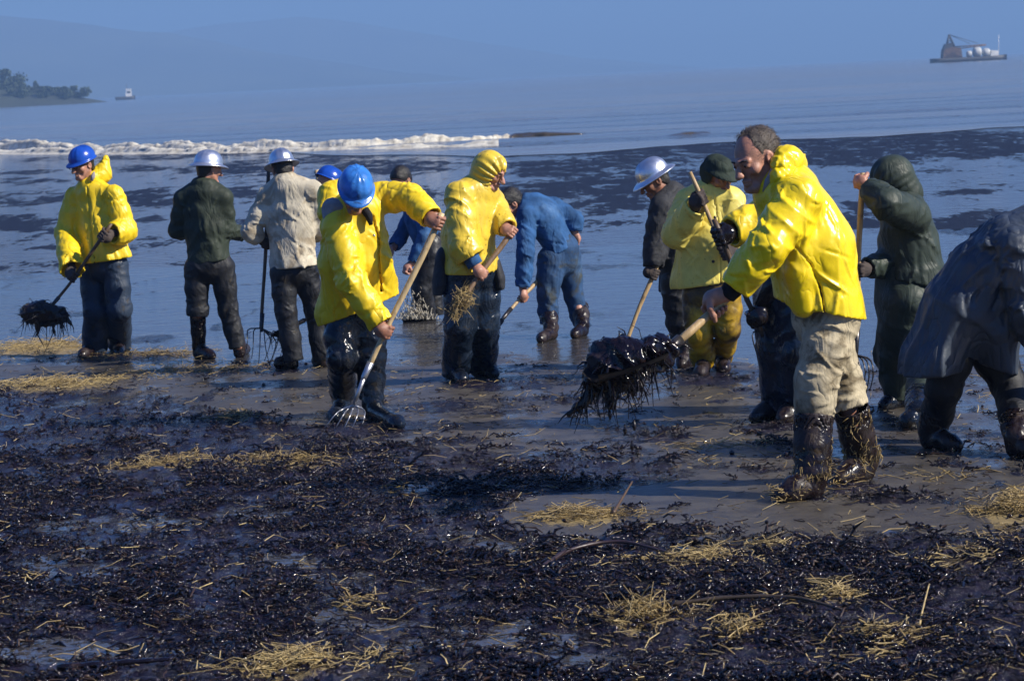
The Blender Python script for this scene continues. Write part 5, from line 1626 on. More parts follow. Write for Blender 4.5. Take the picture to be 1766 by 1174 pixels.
def worker_beige_back():
    p = Person('worker seen from behind in off white canvas jacket and silver helmet, holding an upright pitchfork', 508, 640, GRP)
    j = p.j
    neck = j(490, 312, 0.0)
    shA, shB = j(462, 339, 0.03), j(540, 329, -0.03)
    elA, elB = j(432, 400, 0.02), j(556, 395, 0.06)
    top, bot = j(464, 296, 0.20), j(451, 566, 0.10)
    hA = lerp(top, bot, 0.46)
    hB = j(535, 410, 0.34)
    p.frame(j(487, 292, 0.06), 195, 22, 4, 1.0)
    p.head(neck, eyes=False, mouth=False)
    p.hair('short', HAIR_BLACK, 0.006, strands=0)
    p.hat('brim', HAT_ALU, tilt=6, scale=0.94)
    hipA, hipB = j(487, 472, 0.0), j(527, 466, 0.03)
    knA, knB = j(493, 537, -0.02), j(543, 534, 0.08)
    fA, fB = gfoot(512, 636, 484, 638), gfoot(560, 634, 545, 628)
    wA, wB = hA + nrm(elA - hA) * .085, hB + nrm(elB - hB) * .085
    p.body(lerp(hipA, hipB, .5), lerp(shA, shB, .5) - UPZ * .2, neck, [(shA, elA, wA), (shB, elB, wB)], [(hipA, knA, fA[0] + UPZ * .1), (hipB, knB, fB[0] + UPZ * .1)])
    hem = j(506, 461, 0.0)
    sp = [([j(497, 318, -.1), j(508, 380, -.1), j(522, 466, -.1)], 0.004, 0.006)]
    p.jacket(BEIGE, shA, shB, neck, hem, (shA, elA, hA), (shB, elB, hB), chest=(0.20, 0.135), waist=(0.195, 0.14), hemr=(0.18, 0.14), sleeve=(0.080, 0.073, 0.062),
             seed=23, amp=0.012, crumple=0.008, samp=0.012, hemn=(0.05, 0, -1), yoke=0.08, nlobe=4, mid=j(501, 390, 0.01), grooves=sp)
    p.trousers(BLACK_PANTS, (hipA, hipB), [(hipA, knA, j(507, 622, -0.02)), (hipB, knB, j(556, 622, 0.08))], r=((0.102, 0.085, 0.078), (0.10, 0.08, 0.07)), pelvis_r=(0.168, 0.13), seed=27, amp=0.009, wl=0.12)
    p.boot(fA[0], fA[1], knA, BOOT, top=0.12, seed=14)
    p.boot(fB[0], fB[1], knB, BOOT, top=0.12, seed=16)
    p.grip(hA, nrm(top - bot), wA, np.array([-0.4, -1, 0]), r=0.016, glove=GLOVE, hs=1.1)
    p.grip(hB, nrm([0, 0.2, 1]), wB, np.array([0, 1, 0]), r=0.012)
    p.finish(SKIN)
    d = nrm(bot - top)
    tn = []
    for i, (x0, y0, x1, y1) in enumerate([(428, 570, 425, 602), (438, 571, 434, 618), (449, 570, 446, 627), (455, 572, 466, 632), (466, 585, 456, 622), (475, 588, 464, 630), (487, 588, 481, 626)][:7]):
        tn.append(smoothline([bot, j(x0, y0 - 2, 0.06), j((x0 * .7 + x1 * .3), (y0 + y1) / 2, -0.02), j(x1, y1, 0.0)], 9))
    tool('pitchfork', 'pitchfork standing upright beside the off white jacket, tines in the mud', 'pitchfork', top, bot, WOOD_DARK, 0.017, 'forks and shovels in use', 0.12, tn, tine_r=0.006)
    q = lambda x, y: j(x, y, 0.05)
    weed_lump('seaweed_clump', 'small wad of weed caught on the upright pitchfork beside the off white jacket', [q(470, 578), q(492, 574), q(505, 577)], [0.02, 0.04, 0.03],
              [([q(500, 580), q(516, 590)], 0.02)], 15, 60)

# ---- blue helmet half hidden behind the fork man
def worker_hidden_blue():
    p = Person('worker mostly hidden behind the fork man in front, only a blue hard hat showing', 590, 622, GRP, h=0.014)
    j = p.j
    neck = j(572, 345, 0.0)
    shA, shB = j(578, 366, 0.16), j(606, 366, -0.10)
    elA, elB = j(570, 415, 0.2), j(612, 420, -0.1)
    top, bot = j(547, 293, 0.14), j(574, 470, 0.12)
    hA = lerp(top, bot, 0.83); 
    t2a, t2b = j(595, 520, -0.12), j(511, 559, 0.0)
    hB = lerp(t2a, t2b, 0.06)
    wA, wB = hA + nrm(elA - hA) * .085, hB + nrm(elB - hB) * .085
    p.frame(j(567, 322, 0.0), 120, 30, 0, 1.0)
    p.head(neck, eyes=False, mouth=False)
    p.hat('cap', HAT_BLUE, scale=0.96)
    hipA, hipB = j(585, 470, 0.05), j(600, 470, -0.05)
    knA, knB = j(587, 540, 0.05), j(600, 540, -0.05)
    fA, fB = gfoot(586, 620, 600, 624), gfoot(604, 624, 618, 627)
    p.body(lerp(hipA, hipB, .5), lerp(shA, shB, .5) - UPZ * .2, neck, [(shA, elA, wA), (shB, elB, wB)], [(hipA, knA, fA[0] + UPZ * .1), (hipB, knB, fB[0] + UPZ * .1)])
    p.jacket(GREEN_JK, shA, shB, neck, j(592, 455, 0.0), (shA, elA, hA), (shB, elB, hB), chest=(0.15, 0.13), waist=(0.15, 0.14), hemr=(0.15, 0.14), sleeve=(0.075, 0.07, 0.06), seed=33, collar=True, yoke=0.07)
    p.trousers(BLACK_PANTS, (hipA, hipB), [(hipA, knA, fA[0] + UPZ * .06), (hipB, knB, fB[0] + UPZ * .06)], r=((0.10, 0.085, 0.08),) * 2, pelvis_r=(0.14, 0.13), seed=37)
    p.boot(fA[0], fA[1], knA, BOOT, top=0.12, seed=24)
    p.boot(fB[0], fB[1], knB, BOOT, top=0.12, seed=26)
    p.grip(hA, nrm(top - bot), wA, np.array([0, -1, 0]), r=0.017)
    p.grip(hB, nrm(t2a - t2b), wB, np.array([0, -1, 0]), r=0.017)
    p.finish(SKIN)
    tool('wooden_shaft', 'blunt pale shaft end sticking up beside the half hidden blue hat', 'tool shaft', top, bot, WOOD_PALE, 0.021, 'forks and shovels in use', 0.06)
    d = nrm(t2b - t2a)
    tool('pitchfork', 'low slanting dark shaft between the legs of the off white jacket worker', 'pitchfork', t2a, t2b, WOOD_DARK, 0.018, 'forks and shovels in use', 0.08,
         fork_tines(t2b, nrm(d + [-.2, 0, -0.2]), np.array([0.1, 1, 0.1]), UPZ, 5, 0.18, 0.2, 0.03))

# ---- fork man in the middle foreground
def worker_fork():
    p = Person('stooping worker in scuffed blue hard hat and open yellow slicker raking with a long fork', 625, 722, GRP, h=0.0082)
    j = p.j
    neck = j(612, 352, -0.10)
    shA, shB = j(581, 392, -0.24), j(655, 340, -0.04)
    elA, elB = j(606, 484, -0.34), j(708, 340, -0.16)
    fa, fb = j(757, 380, -0.34), j(628, 650, -0.42)
    hB, hA = lerp(fa, fb, 0.0), lerp(fa, fb, 0.71)
    hB = fa + nrm(fb - fa) * 0.02
    wA, wB = hA + nrm(elA - hA) * .085, hB + nrm(elB - hB) * .085
    p.frame(j(613, 332, -0.34), 6, 46, 6, 1.0)
    p.head(neck, nose=1.1)
    p.hair('short', HAIR_BLACK, 0.006, strands=0)
    p.hat('cap', HAT_BLUE2, scale=1.0, tilt=3)
    hipA, hipB = j(590, 548, 0.02), j(634, 544, 0.05)
    knA, knB = j(588, 618, -0.10), j(640, 618, -0.02)
    fA, fB = gfoot(592, 712, 578, 729), gfoot(642, 722, 690, 742)
    p.body(lerp(hipA, hipB, .5), lerp(shA, shB, .5) - UPZ * .25, neck, [(shA, elA, wA), (shB, elB, wB)], [(hipA, knA, fA[0] + UPZ * .1), (hipB, knB, fB[0] + UPZ * .1)])
    hem = j(621, 534, 0.03)
    gr = [([j(642, 372, -.2), j(653, 412, -.2), j(655, 470, -.2), j(656, 505, -.2)], 0.008, 0.020), ([j(668, 380, -.2), j(676, 440, -.2), j(684, 516, -.2)], 0.004, 0.004), ([j(560, 395, -.2), j(572, 470, -.2), j(578, 560, -.2)], 0.004, 0.004)]
    p.jacket(YEL, shA, shB, neck, hem, (shA, elA, hA), (shB, elB, hB), chest=(0.205, 0.15), waist=(0.24, 0.165), hemr=(0.272, 0.175), sleeve=((0.098, 0.092, 0.078), (0.10, 0.082, 0.076)),
             hemn=(0.35, 0.0, -1), seed=43, amp=0.020, crumple=0.007, samp=0.012, cuff=(0.055, 0.065), side=(0.97, 0.15, 0.18), mid=j(612, 450, -0.12), yoke=0.085, collar=True, grooves=gr, nlobe=5)
    # hood thrown back on the shoulders, grey lining outward
    p.hood_down(YEL, [j(600, 322, 0.06), j(574, 338, 0.0), j(563, 368, -0.10)], [0.075, 0.085, 0.06], seed=45, k=0.06)
    p.hood_down(LINING, [j(588, 362, -0.20), j(575, 362, -0.19), j(567, 378, -0.22)], [0.055, 0.062, 0.035], seed=47, k=0.05, name='hood_lining')
    mb = MB()
    mb.tube([j(629, 362, -0.25), j(636, 372, -0.27), j(640, 388, -0.28)], [0.028, 0.026, 0.012], 8)
    p.part_mb('undershirt', mb, BLACKKNIT)
    mb = MB(); ballmesh(mb, j(645, 406, -0.345), 0.009, 8); p.part_mb('snap_button', mb, SILVER_SNAP)
    p.trousers(WADER, (hipA, hipB), [(hipA, knA, lerp(knA, fA[0] + UPZ * .1, .92)), (hipB, knB, lerp(knB, fB[0] + UPZ * .1, .92))], r=((0.12, 0.092, 0.078), (0.12, 0.092, 0.076)), pelvis_r=(0.185, 0.15), seed=48, amp=0.009, wl=0.14, base=0.5)
    for f, kn, sd_ in ((fA, knA, 34), (fB, knB, 36)):
        p.boot(f[0], f[1], kn, WADER, top=0.30, r=(0.085, 0.066), foot=0.056, seed=sd_)
    p.grip(hA, nrm(fa - fb), wA, np.array([-0.2, -1, 0.3]), r=0.018, hs=1.08)
    p.grip(hB, nrm(fa - fb), wB, np.array([0.3, -0.8, 0.6]), r=0.018, hs=1.10)
    p.finish(SKIN_DARK)
    s_ = nrm([1, 0.1, 0.0])
    B = fb; base = gp(604, 742)
    tn = []
    neckp = j(610, 698, -0.44)
    for x, ex, ey in ((590, 560, 738), (599, 577, 741), (608, 591, 744), (618, 604, 747), (627, 622, 742)):
        e = gp(ex, ey)
        a = j(x, 706, -0.44)
        e = at(ex, ey, a[1] - 0.10)
        tn.append(smoothline([neckp, a, lerp(a, e, .55) + np.array([0.02, -0.03, 0.035]), e], 9))
    o = tool('pitchfork', 'long pale handled five tined fork raking the mud in front of the scuffed blue hat', 'pitchfork', fa + nrm(fa - fb) * 0.05, fb, WOOD_PALE, 0.0205, 'forks and shovels in use', 0.10, tn, STEEL, tine_r=0.006)
    mb = MB(); mb.tube([fb, lerp(fb, neckp, .5), neckp], [0.016, 0.013, 0.012], 8); link('socket', mb.mesh('socket', STEEL, fb), o)

# ---- distant bending man, denim shirt, splash at his feet
def worker_splash():
    p = Person('dark haired worker in denim shirt stooping behind the raised yellow sleeve, wading', 738, 552, GRP, h=0.014)
    j = p.j
    neck = j(704, 334, -0.1)
    shA, shB = j(712, 366, 0.16), j(734, 362, -0.16)
    elA, elB = j(690, 410, 0.12), j(732, 410, -0.28)
    hA, hB = j(672, 436, -0.05), j(703, 468, -0.30)
    wA, wB = hA + nrm(elA - hA) * .085, hB + nrm(elB - hB) * .085
    p.frame(j(692, 311, -0.12), -35, 40, 0, 1.0)
    p.head(neck, eyes=False)
    p.hair('full', HAIR_BLACK, 0.016, strands=150)
    hipA, hipB = j(742, 440, 0.10), j(744, 440, -0.10)
    knA, knB = j(744, 500, 0.22), j(728, 500, -0.12)
    fA, fB = gp(752, 548), gp(738, 552)
    p.body(lerp(hipA, hipB, .5), lerp(shA, shB, .5) - UPZ * .2, neck, [(shA, elA, wA), (shB, elB, wB)], [(hipA, knA, fA + UPZ * .1), (hipB, knB, fB + UPZ * .1)])
    p.jacket(DENIM, shA, shB, neck, j(742, 434, 0.0), (shA, elA, hA), (shB, elB, hB), chest=(0.19, 0.15), waist=(0.19, 0.14), hemr=(0.18, 0.14), sleeve=(0.078, 0.068, 0.056), seed=53, side=(0, 1, 0), yoke=0.075)
    p.trousers(BLACK_PANTS, (hipA, hipB), [(hipA, knA, fA + UPZ * .02), (hipB, knB, fB + UPZ * .02)], r=((0.12, 0.10, 0.085),) * 2, pelvis_r=(0.19, 0.16), seed=57, side=(0, 1, 0))
    p.boot(fA, fA + [-0.26, -0.05, 0], knA, BOOT, top=0.2, seed=3)
    p.boot(fB, fB + [-0.26, -0.05, 0], knB, BOOT, top=0.2, seed=5)
    p.grip(hA, nrm([0.2, -1, 0]), wA, np.array([-1, 0, 0]), r=0.012)
    p.grip(hB, nrm([0.5, -1, 0]), wB, np.array([-1, 0, 0]), r=0.012)
    p.finish(SKIN)
    r = np.random.default_rng(4)
    mb = MB()
    for i in range(520):
        px = r.normal(714, 16); py = 552 - abs(r.normal(0, 1)) * 26 * math.exp(-((px - 718) / 22) ** 2)
        c = p.j(px, py, -0.15 + r.normal() * 0.08)
        q = r.uniform(0.002, 0.0065)
        mb.tube([c, c + np.array([r.normal() * 0.012, 0, r.uniform(0.01, 0.05)])], [q, q * 0.4], 5)
    o = link('water_splash', mb.mesh('water_splash', FOAM), None)
    tag(o, 'spray of water kicked up at the legs of the stooping denim shirted wader', 'splash', kind='stuff')

# ---- yellow hood man
def worker_hood():
    p = Person('worker with yellow hood pulled up and oil flecked yellow jacket, holding a straw matted fork', 812, 657, GRP, h=0.0098)
    j = p.j
    neck = j(832, 312, 0.0)
    shA, shB = j(792, 338, -0.12), j(848, 346, 0.16)
    elA, elB = j(800, 424, -0.24), j(862, 376, 0.02)
    fa, fb = j(884, 397, -0.12), j(797, 518, -0.34)
    hB, hA = lerp(fa, fb, 0.04), lerp(fa, fb, 0.63)
    wA, wB = hA + nrm(elA - hA) * .085, hB + nrm(elB - hB) * .085
    p.frame(j(846, 296, -0.04), 62, 26, 0, 1.02)
    p.head(neck, nose=1.2)
    p.hood_up(YEL_DIRTY, 0.020, fall=neck + [0, 0, -0.02], face=(0.062, 0.08), amp=0.009)
    hipA, hipB = j(795, 470, -0.06), j(832, 468, 0.06)
    knA, knB = j(793, 560, -0.08), j(834, 560, 0.06)
    fA, fB = gfoot(786, 654, 800, 662), gfoot(832, 648, 858, 652)
    p.body(lerp(hipA, hipB, .5), lerp(shA, shB, .5) - UPZ * .2, neck, [(shA, elA, wA), (shB, elB, wB)], [(hipA, knA, fA[0] + UPZ * .1), (hipB, knB, fB[0] + UPZ * .1)])
    p.jacket(YEL_DIRTY, shA, shB, neck, j(810, 466, 0.0), (shA, elA, hA), (shB, elB, hB), chest=(0.20, 0.165), waist=(0.21, 0.19), hemr=(0.225, 0.20), sleeve=((0.105, 0.108, 0.10), (0.095, 0.085, 0.072)),
             seed=63, amp=0.014, crumple=0.008, samp=0.013, hemn=(0.0, 0.1, -1), cuff=(0.14, 0.06), yoke=0.085, collar=False, nlobe=6, mid=j(808, 400, 0.0))
    mb = MB(); d = nrm(hA - elA)
    mb.tube([hA - d * 0.20, hA - d * 0.13, hA - d * 0.075], [0.055, 0.06, 0.058], 12); p.part_mb('shirt_cuff', mb, DENIM)
    p.trousers(NAVY_WET, (hipA, hipB), [(hipA, knA, fA[0] + UPZ * .05), (hipB, knB, fB[0] + UPZ * .05)], r=((0.125, 0.115, 0.105), (0.125, 0.115, 0.105)), pelvis_r=(0.20, 0.16), seed=68, amp=0.011, wl=0.15, base=0.6)
    # dark coat tails hanging out under the jacket
    for pts, r in (([j(762, 452, -0.02), j(760, 485, -0.03), j(758, 508, -0.03)], [0.05, 0.055, 0.045]), ([j(858, 458, 0.03), j(861, 480, 0.02), j(863, 500, 0.02)], [0.03, 0.04, 0.03])):
        v = Vol(np.min(pts, 0) - .15, np.max(pts, 0) + .15, 0.01); F = v.new()
        v.chain(F, pts, r, np.array(r) * 2.2, np.array([1, 0, 0]), fold=fold_limb(3, 0.008, 0.08, (), 0.1, 1)); F = v.cut(F, pts[-1], [0.1, 0, -1])
        V, Q = v.nets(F); p.part('coat_tail', V, Q, DARKCOAT)
    p.boot(fA[0], fA[1], knA, WADER, top=0.15, r=(0.07, 0.06), seed=44)
    p.boot(fB[0], fB[1], knB, WADER, top=0.15, r=(0.07, 0.06), seed=46)
    p.grip(hA, nrm(fa - fb), wA, np.array([0.1, -1, 0.3]), hs=1.05)
    p.grip(hB, nrm(fa - fb), wB, np.array([0.5, -0.8, 0.5]), hs=1.05)
    p.finish(SKIN)
    d = nrm(fb - fa)
    o = tool('pitchfork', 'fork wrapped in straw held across the legs of the yellow hooded worker', 'pitchfork', fa - d * 0.03, fb, wood('grimy_handle', (0.24, 0.15, 0.085), (0.09, 0.055, 0.03)), 0.02, 'forks and shovels in use', 0.08,
         fork_tines(fb, nrm(d + [-.1, 0, 0]), np.array([0.8, 0.2, 0.5]), -UPZ, 5, 0.2, 0.14, 0.02))
    r = np.random.default_rng(8); mb = MB()
    c0 = fb + d * 0.02
    for i in range(170):
        q = c0 + d * r.uniform(-0.10, 0.10) + r.normal(size=3) * 0.03
        e = nrm(d * r.uniform(-.2, 1) + r.normal(size=3) * 0.7 + np.array([0, -0.1, -0.3])) * r.uniform(0.05, 0.15)
        mb.tube([q - e * .5, q + r.normal(size=3) * 0.01, q + e * .5], [0.002, 0.0028, 0.0012], 4, cap=False)
    o = link('straw_tangle', mb.mesh('straw_tangle', STRAW, fb), loc=fb)
    tag(o, 'tangle of wet straw on the fork against the hooded worker\'s dark trousers', 'straw')

# ---- denim man bending
def worker_denim():
    p = Person('bareheaded worker in blue denim jacket and jeans bending over at the water', 975, 580, GRP)
    j = p.j
    neck = j(903, 352, -0.02)
    shA, shB = j(908, 372, -0.17), j(955, 357, 0.18)
    elA, elB = j(906, 438, -0.27), j(990, 380, 0.16)
    ta, tb = j(932, 478, -0.10), j(868, 548, -0.42)
    hA = lerp(ta, tb, 0.50)
    hB = j(990, 417, 0.14)
    wA, wB = hA + nrm(elA - hA) * .085, hB + nrm(elB - hB) * .085
    p.frame(j(880, 352, -0.06), -72, 38, 0, 1.02)
    p.head(neck, nose=1.1)
    p.hair('full', HAIR_BLACK, 0.016, strands=350)
    hipA, hipB = j(951, 447, -0.08), j(978, 446, 0.10)
    knA, knB = j(944, 512, -0.12), j(990, 512, 0.12)
    fA, fB = gfoot(954, 584, 930, 592), gfoot(1008, 578, 988, 584)
    p.body(lerp(hipA, hipB, .5), lerp(shA, shB, .5) * .6 + j(944, 386, 0.0) * .4, neck, [(shA, elA, wA), (shB, elB, wB)], [(hipA, knA, fA[0] + UPZ * .1), (hipB, knB, fB[0] + UPZ * .1)])
    p.jacket(DENIM, shA, shB, neck, j(969, 432, 0.0), (shA, elA, hA), (shB, elB, hB), chest=(0.20, 0.17), waist=(0.20, 0.145), hemr=(0.175, 0.135), sleeve=((0.086, 0.076, 0.066), (0.085, 0.076, 0.062)),
             seed=73, amp=0.008, crumple=0.006, samp=0.008, side=(0.25, 1, 0.05), mid=j(944, 386, 0.0), yoke=0.085, cuff=(0.09, 0.09))
    p.trousers(DENIM_PANTS, (hipA, hipB), [(hipA, knA, j(947, 557, -0.1)), (hipB, knB, j(1005, 567, 0.14))], r=((0.125, 0.09, 0.08), (0.125, 0.085, 0.07)), pelvis_r=(0.165, 0.165), seed=78, amp=0.011, wl=0.10, side=(0.2, 1, 0), waist_up=0.05, top=j(968, 430, 0.0))
    p.boot(fA[0], fA[1], j(945, 535, -0.1), BOOT, top=0.24, r=(0.088, 0.062), seed=54, amp=0.009)
    p.boot(fB[0], fB[1], j(1001, 535, 0.13), BOOT, top=0.24, r=(0.080, 0.06), seed=56, amp=0.009)
    p.grip(hA, nrm(ta - tb), wA, np.array([-0.2, -1, 0.1]))
    p.grip(hB, nrm([-0.3, 1, 0.2]), wB, np.array([0.6, -0.6, 0.2]), r=0.012)
    p.finish(SKIN)
    d = nrm(tb - ta)
    o = tool('shovel', 'short handled shovel in the hand of the bending denim worker', 'shovel', ta, tb, WOOD, 0.018, 'forks and shovels in use', 0.12)
    mb = MB()
    S = nrm(np.cross(d, [0, 0, 1])); N = np.cross(S, d)
    prof = [(0.0, 0.02), (0.05, 0.09), (0.18, 0.11), (0.26, 0.085), (0.30, 0.02)]
    V, Q = [], []
    for t, w in prof:
        for x in np.linspace(-1, 1, 7):
            V.append(tb + d * (t + 0.02) + S * (w * x) + N * (0.03 * x * x)); 
    for i in range(4):
        for k in range(6): Q.append((i * 7 + k, i * 7 + k + 1, (i + 1) * 7 + k + 1, (i + 1) * 7 + k))
    n = len(V); V = V + [a - N * 0.004 for a in V]; Q = Q + [tuple(n + i for i in q[::-1]) for q in Q]
    mb.add(V, Q); link('blade', mb.mesh('blade', DARKSTEEL, tb), o)

# ---- silver helmet, dark coat
def worker_dark_coat():
    p = Person('worker in silver helmet and charcoal coat looking down beside the pale yellow jacket', 1186, 630, GRP)
    j = p.j
    neck = j(1150, 330, 0.0)
    shA, shB = j(1142, 356, -0.14), j(1185, 352, 0.16)
    elA, elB = j(1130, 420, -0.16), j(1200, 420, 0.18)
    ta, tb = j(1131, 462, -0.22), j(1085, 576, -0.30)
    hA = lerp(ta, tb, 0.10); hB = j(1165, 470, 0.0)
    wA, wB = hA + nrm(elA - hA) * .085, hB + nrm(elB - hB) * .085
    p.frame(j(1128, 312, -0.04), -78, 28, 0, 1.0)
    p.head(neck)
    p.hair('short', HAIR_BLACK, 0.008, strands=0)
    p.hat('brim', HAT_ALU, tilt=-2)
    hipA, hipB = j(1165, 490, -0.08), j(1182, 488, 0.08)
    knA, knB = j(1172, 555, -0.08), j(1188, 552, 0.1)
    fA, fB = gfoot(1190, 632, 1172, 637), gfoot(1204, 626, 1184, 630)
    p.body(lerp(hipA, hipB, .5), lerp(shA, shB, .5) - UPZ * .2, neck, [(shA, elA, wA), (shB, elB, wB)], [(hipA, knA, fA[0] + UPZ * .1), (hipB, knB, fB[0] + UPZ * .1)])
    p.jacket(DARKCOAT, shA, shB, neck, j(1172, 500, 0.02), (shA, elA, hA), (shB, elB, hB), chest=(0.19, 0.155), waist=(0.19, 0.15), hemr=(0.20, 0.15), sleeve=(0.09, 0.085, 0.072), seed=83, amp=0.012, crumple=0.009, samp=0.014,
             side=(0.3, 1, 0), yoke=0.085, cuff=0.05)
    p.trousers(BLACK_PANTS, (hipA, hipB), [(hipA, knA, lerp(knA, fA[0], .8)), (hipB, knB, lerp(knB, fB[0], .8))], r=((0.11, 0.095, 0.085),) * 2, pelvis_r=(0.18, 0.15), seed=88, side=(0.2, 1, 0))
    p.boot(fA[0], fA[1], knA, BOOT, top=0.24, seed=64)
    p.boot(fB[0], fB[1], knB, BOOT, top=0.24, seed=66)
    p.grip(hA, nrm(ta - tb), wA, np.array([-0.4, -1, 0]), glove=GLOVE)
    p.grip(hB, nrm(ta - tb), wB, np.array([-0.4, -1, 0]), glove=GLOVE)
    p.finish(SKIN_DARK)
    d = nrm(tb - ta)
    tool('pitchfork', 'slanting wooden handled fork held by the silver helmeted worker in charcoal coat', 'pitchfork', ta - d * 0.05, tb + d * 0.12, WOOD, 0.018, 'forks and shovels in use', 0.06,
         fork_tines(tb + d * .12, d, np.array([1, 0.2, 0]), np.array([0.3, -1, 0.2]), 5, 0.2, 0.28, 0.05))

# ---- pale yellow jacket with green cap
def worker_pale():
    p = Person('worker in dark green brimmed cap, pale yellow jacket with black buttons and stained yellow trousers', 1222, 645, GRP, h=0.0098)
    j = p.j
    neck = j(1226, 326, 0.0)
    shA, shB = j(1185, 349, 0.06), j(1262, 345, -0.06)
    elA, elB = j(1166, 404, -0.10), j(1272, 418, -0.14)
    ta, tb = j(1189, 297, -0.32), j(1292, 526, -0.36)
    hA, hB = lerp(ta, tb, 0.20), lerp(ta, tb, 0.61)
    wA, wB = hA + nrm(elA - hA) * .085, hB + nrm(elB - hB) * .085
    p.frame(j(1240, 304, -0.06), 34, 26, 0, 1.0)
    p.head(neck)
    # soft cap with a turned down brim
    k = p.hs; v = Vol(p.hc - 0.24, p.hc + 0.24, 0.007); F = v.new()
    v.ell(F, p.hp(0, -0.02, 0.060), np.array([0.094, 0.118, 0.078]), p.hR)
    v.ell(F, p.hp(0, -0.03, 0.098), np.array([0.082, 0.10, 0.042]), p.hR, 0.02)
    X, Y, Z = v.ax[0][:, None, None], v.ax[1][None, :, None], v.ax[2][None, None, :]
    F = (F - 0.007 * waves(5, 30)(X, Y, Z) - 0.004 * waves(8, 60)(X, Y, Z)).astype(f32)
    F = v.cut(F, p.hp(0, 0, 0.030), -p.hR[:, 2])
    I = v.new(); v.ell(I, p.hp(0, -0.02, 0.03), np.array([0.083, 0.105, 0.07]), p.hR); F = np.maximum(F, -I)
    B = v.new()
    v.ell(B, p.hp(0, 0.0, 0.030), np.array([0.115, 0.165, 0.055]), p.hR)
    I = v.new(); v.ell(I, p.hp(0, 0.0, 0.010), np.array([0.122, 0.172, 0.055]), p.hR); B = np.maximum(B, -I)
    I = v.new(); v.ell(I, p.hp(0, -0.02, 0.03), np.array([0.078, 0.10, 0.2]), p.hR); B = np.maximum(B, -I)
    B = v.cut(B, p.hp(0, 0.0, 0.012), -p.hR[:, 2])
    F = smin(F, B, 0.01)
    # flaps over ears
    for sx in (-1, 1):
        v.ell(F, p.hp(sx * 0.088, -0.035, 0.0), np.array([0.016, 0.065, 0.07]), p.hR, 0.015)
    v.ell(F, p.hp(0, -0.105, 0.0), np.array([0.08, 0.02, 0.07]), p.hR, 0.015)
    V, Q = v.nets(F); p.part('cap', V, Q, HAT_GREEN)
    hipA, hipB = j(1205, 508, 0.04), j(1250, 504, -0.04)
    knA, knB = j(1206, 575, 0.0), j(1256, 568, -0.06)
    fA, fB = gfoot(1214, 642, 1208, 652), gfoot(1246, 636, 1250, 644)
    p.body(lerp(hipA, hipB, .5), lerp(shA, shB, .5) - UPZ * .2, neck, [(shA, elA, wA), (shB, elB, wB)], [(hipA, knA, fA[0] + UPZ * .1), (hipB, knB, fB[0] + UPZ * .1)])
    p.jacket(YEL_PALE, shA, shB, neck, j(1213, 490, 0.0), (shA, elA, hA), (shB, elB, hB), chest=(0.20, 0.145), waist=(0.22, 0.165), hemr=(0.235, 0.175), sleeve=((0.095, 0.098, 0.085), (0.09, 0.085, 0.07)),
             hemn=(0.12, 0, -1), seed=93, amp=0.014, crumple=0.006, samp=0.012, cuff=(0.07, 0.07), yoke=0.082, nlobe=5, mid=j(1217, 410, -0.02),
             grooves=[([j(1229, 332, -.1), j(1240, 400, -.1), j(1242, 500, -.1)], 0.005, 0.010)])
    for (x, y, dy) in ((1233, 375, -0.205), (1237, 412, -0.22), (1230, 451, -0.22)):
        mb = MB(); ballmesh(mb, j(x, y, dy), 0.012, 8); p.part_mb('button', mb, BUTTON)
    p.trousers(YEL_PANTS, (hipA, hipB), [(hipA, knA, fA[0] + UPZ * .06), (hipB, knB, fB[0] + UPZ * .07)], r=((0.122, 0.095, 0.082), (0.118, 0.088, 0.068)), pelvis_r=(0.20, 0.15), seed=98, amp=0.010, wl=0.14, base=0.5)
    p.boot(fA[0], fA[1], knA, BOOT, top=0.2, r=(0.066, 0.06), seed=74)
    p.boot(fB[0], fB[1], knB, BOOT, top=0.2, r=(0.05, 0.05), seed=76)
    p.grip(hA, nrm(ta - tb), wA, np.array([-0.3, -1, 0]), glove=GLOVE, hs=1.22)
    p.grip(hB, nrm(ta - tb), wB, np.array([0.5, -1, 0]), glove=GLOVE, hs=1.22)
    p.finish(SKIN_DARK)
    tool('wooden_shaft', 'slanting wooden shaft held upright in grey gloves against the pale yellow jacket', 'tool shaft', ta, tb, WOOD, 0.0165, 'forks and shovels in use', 0.05)

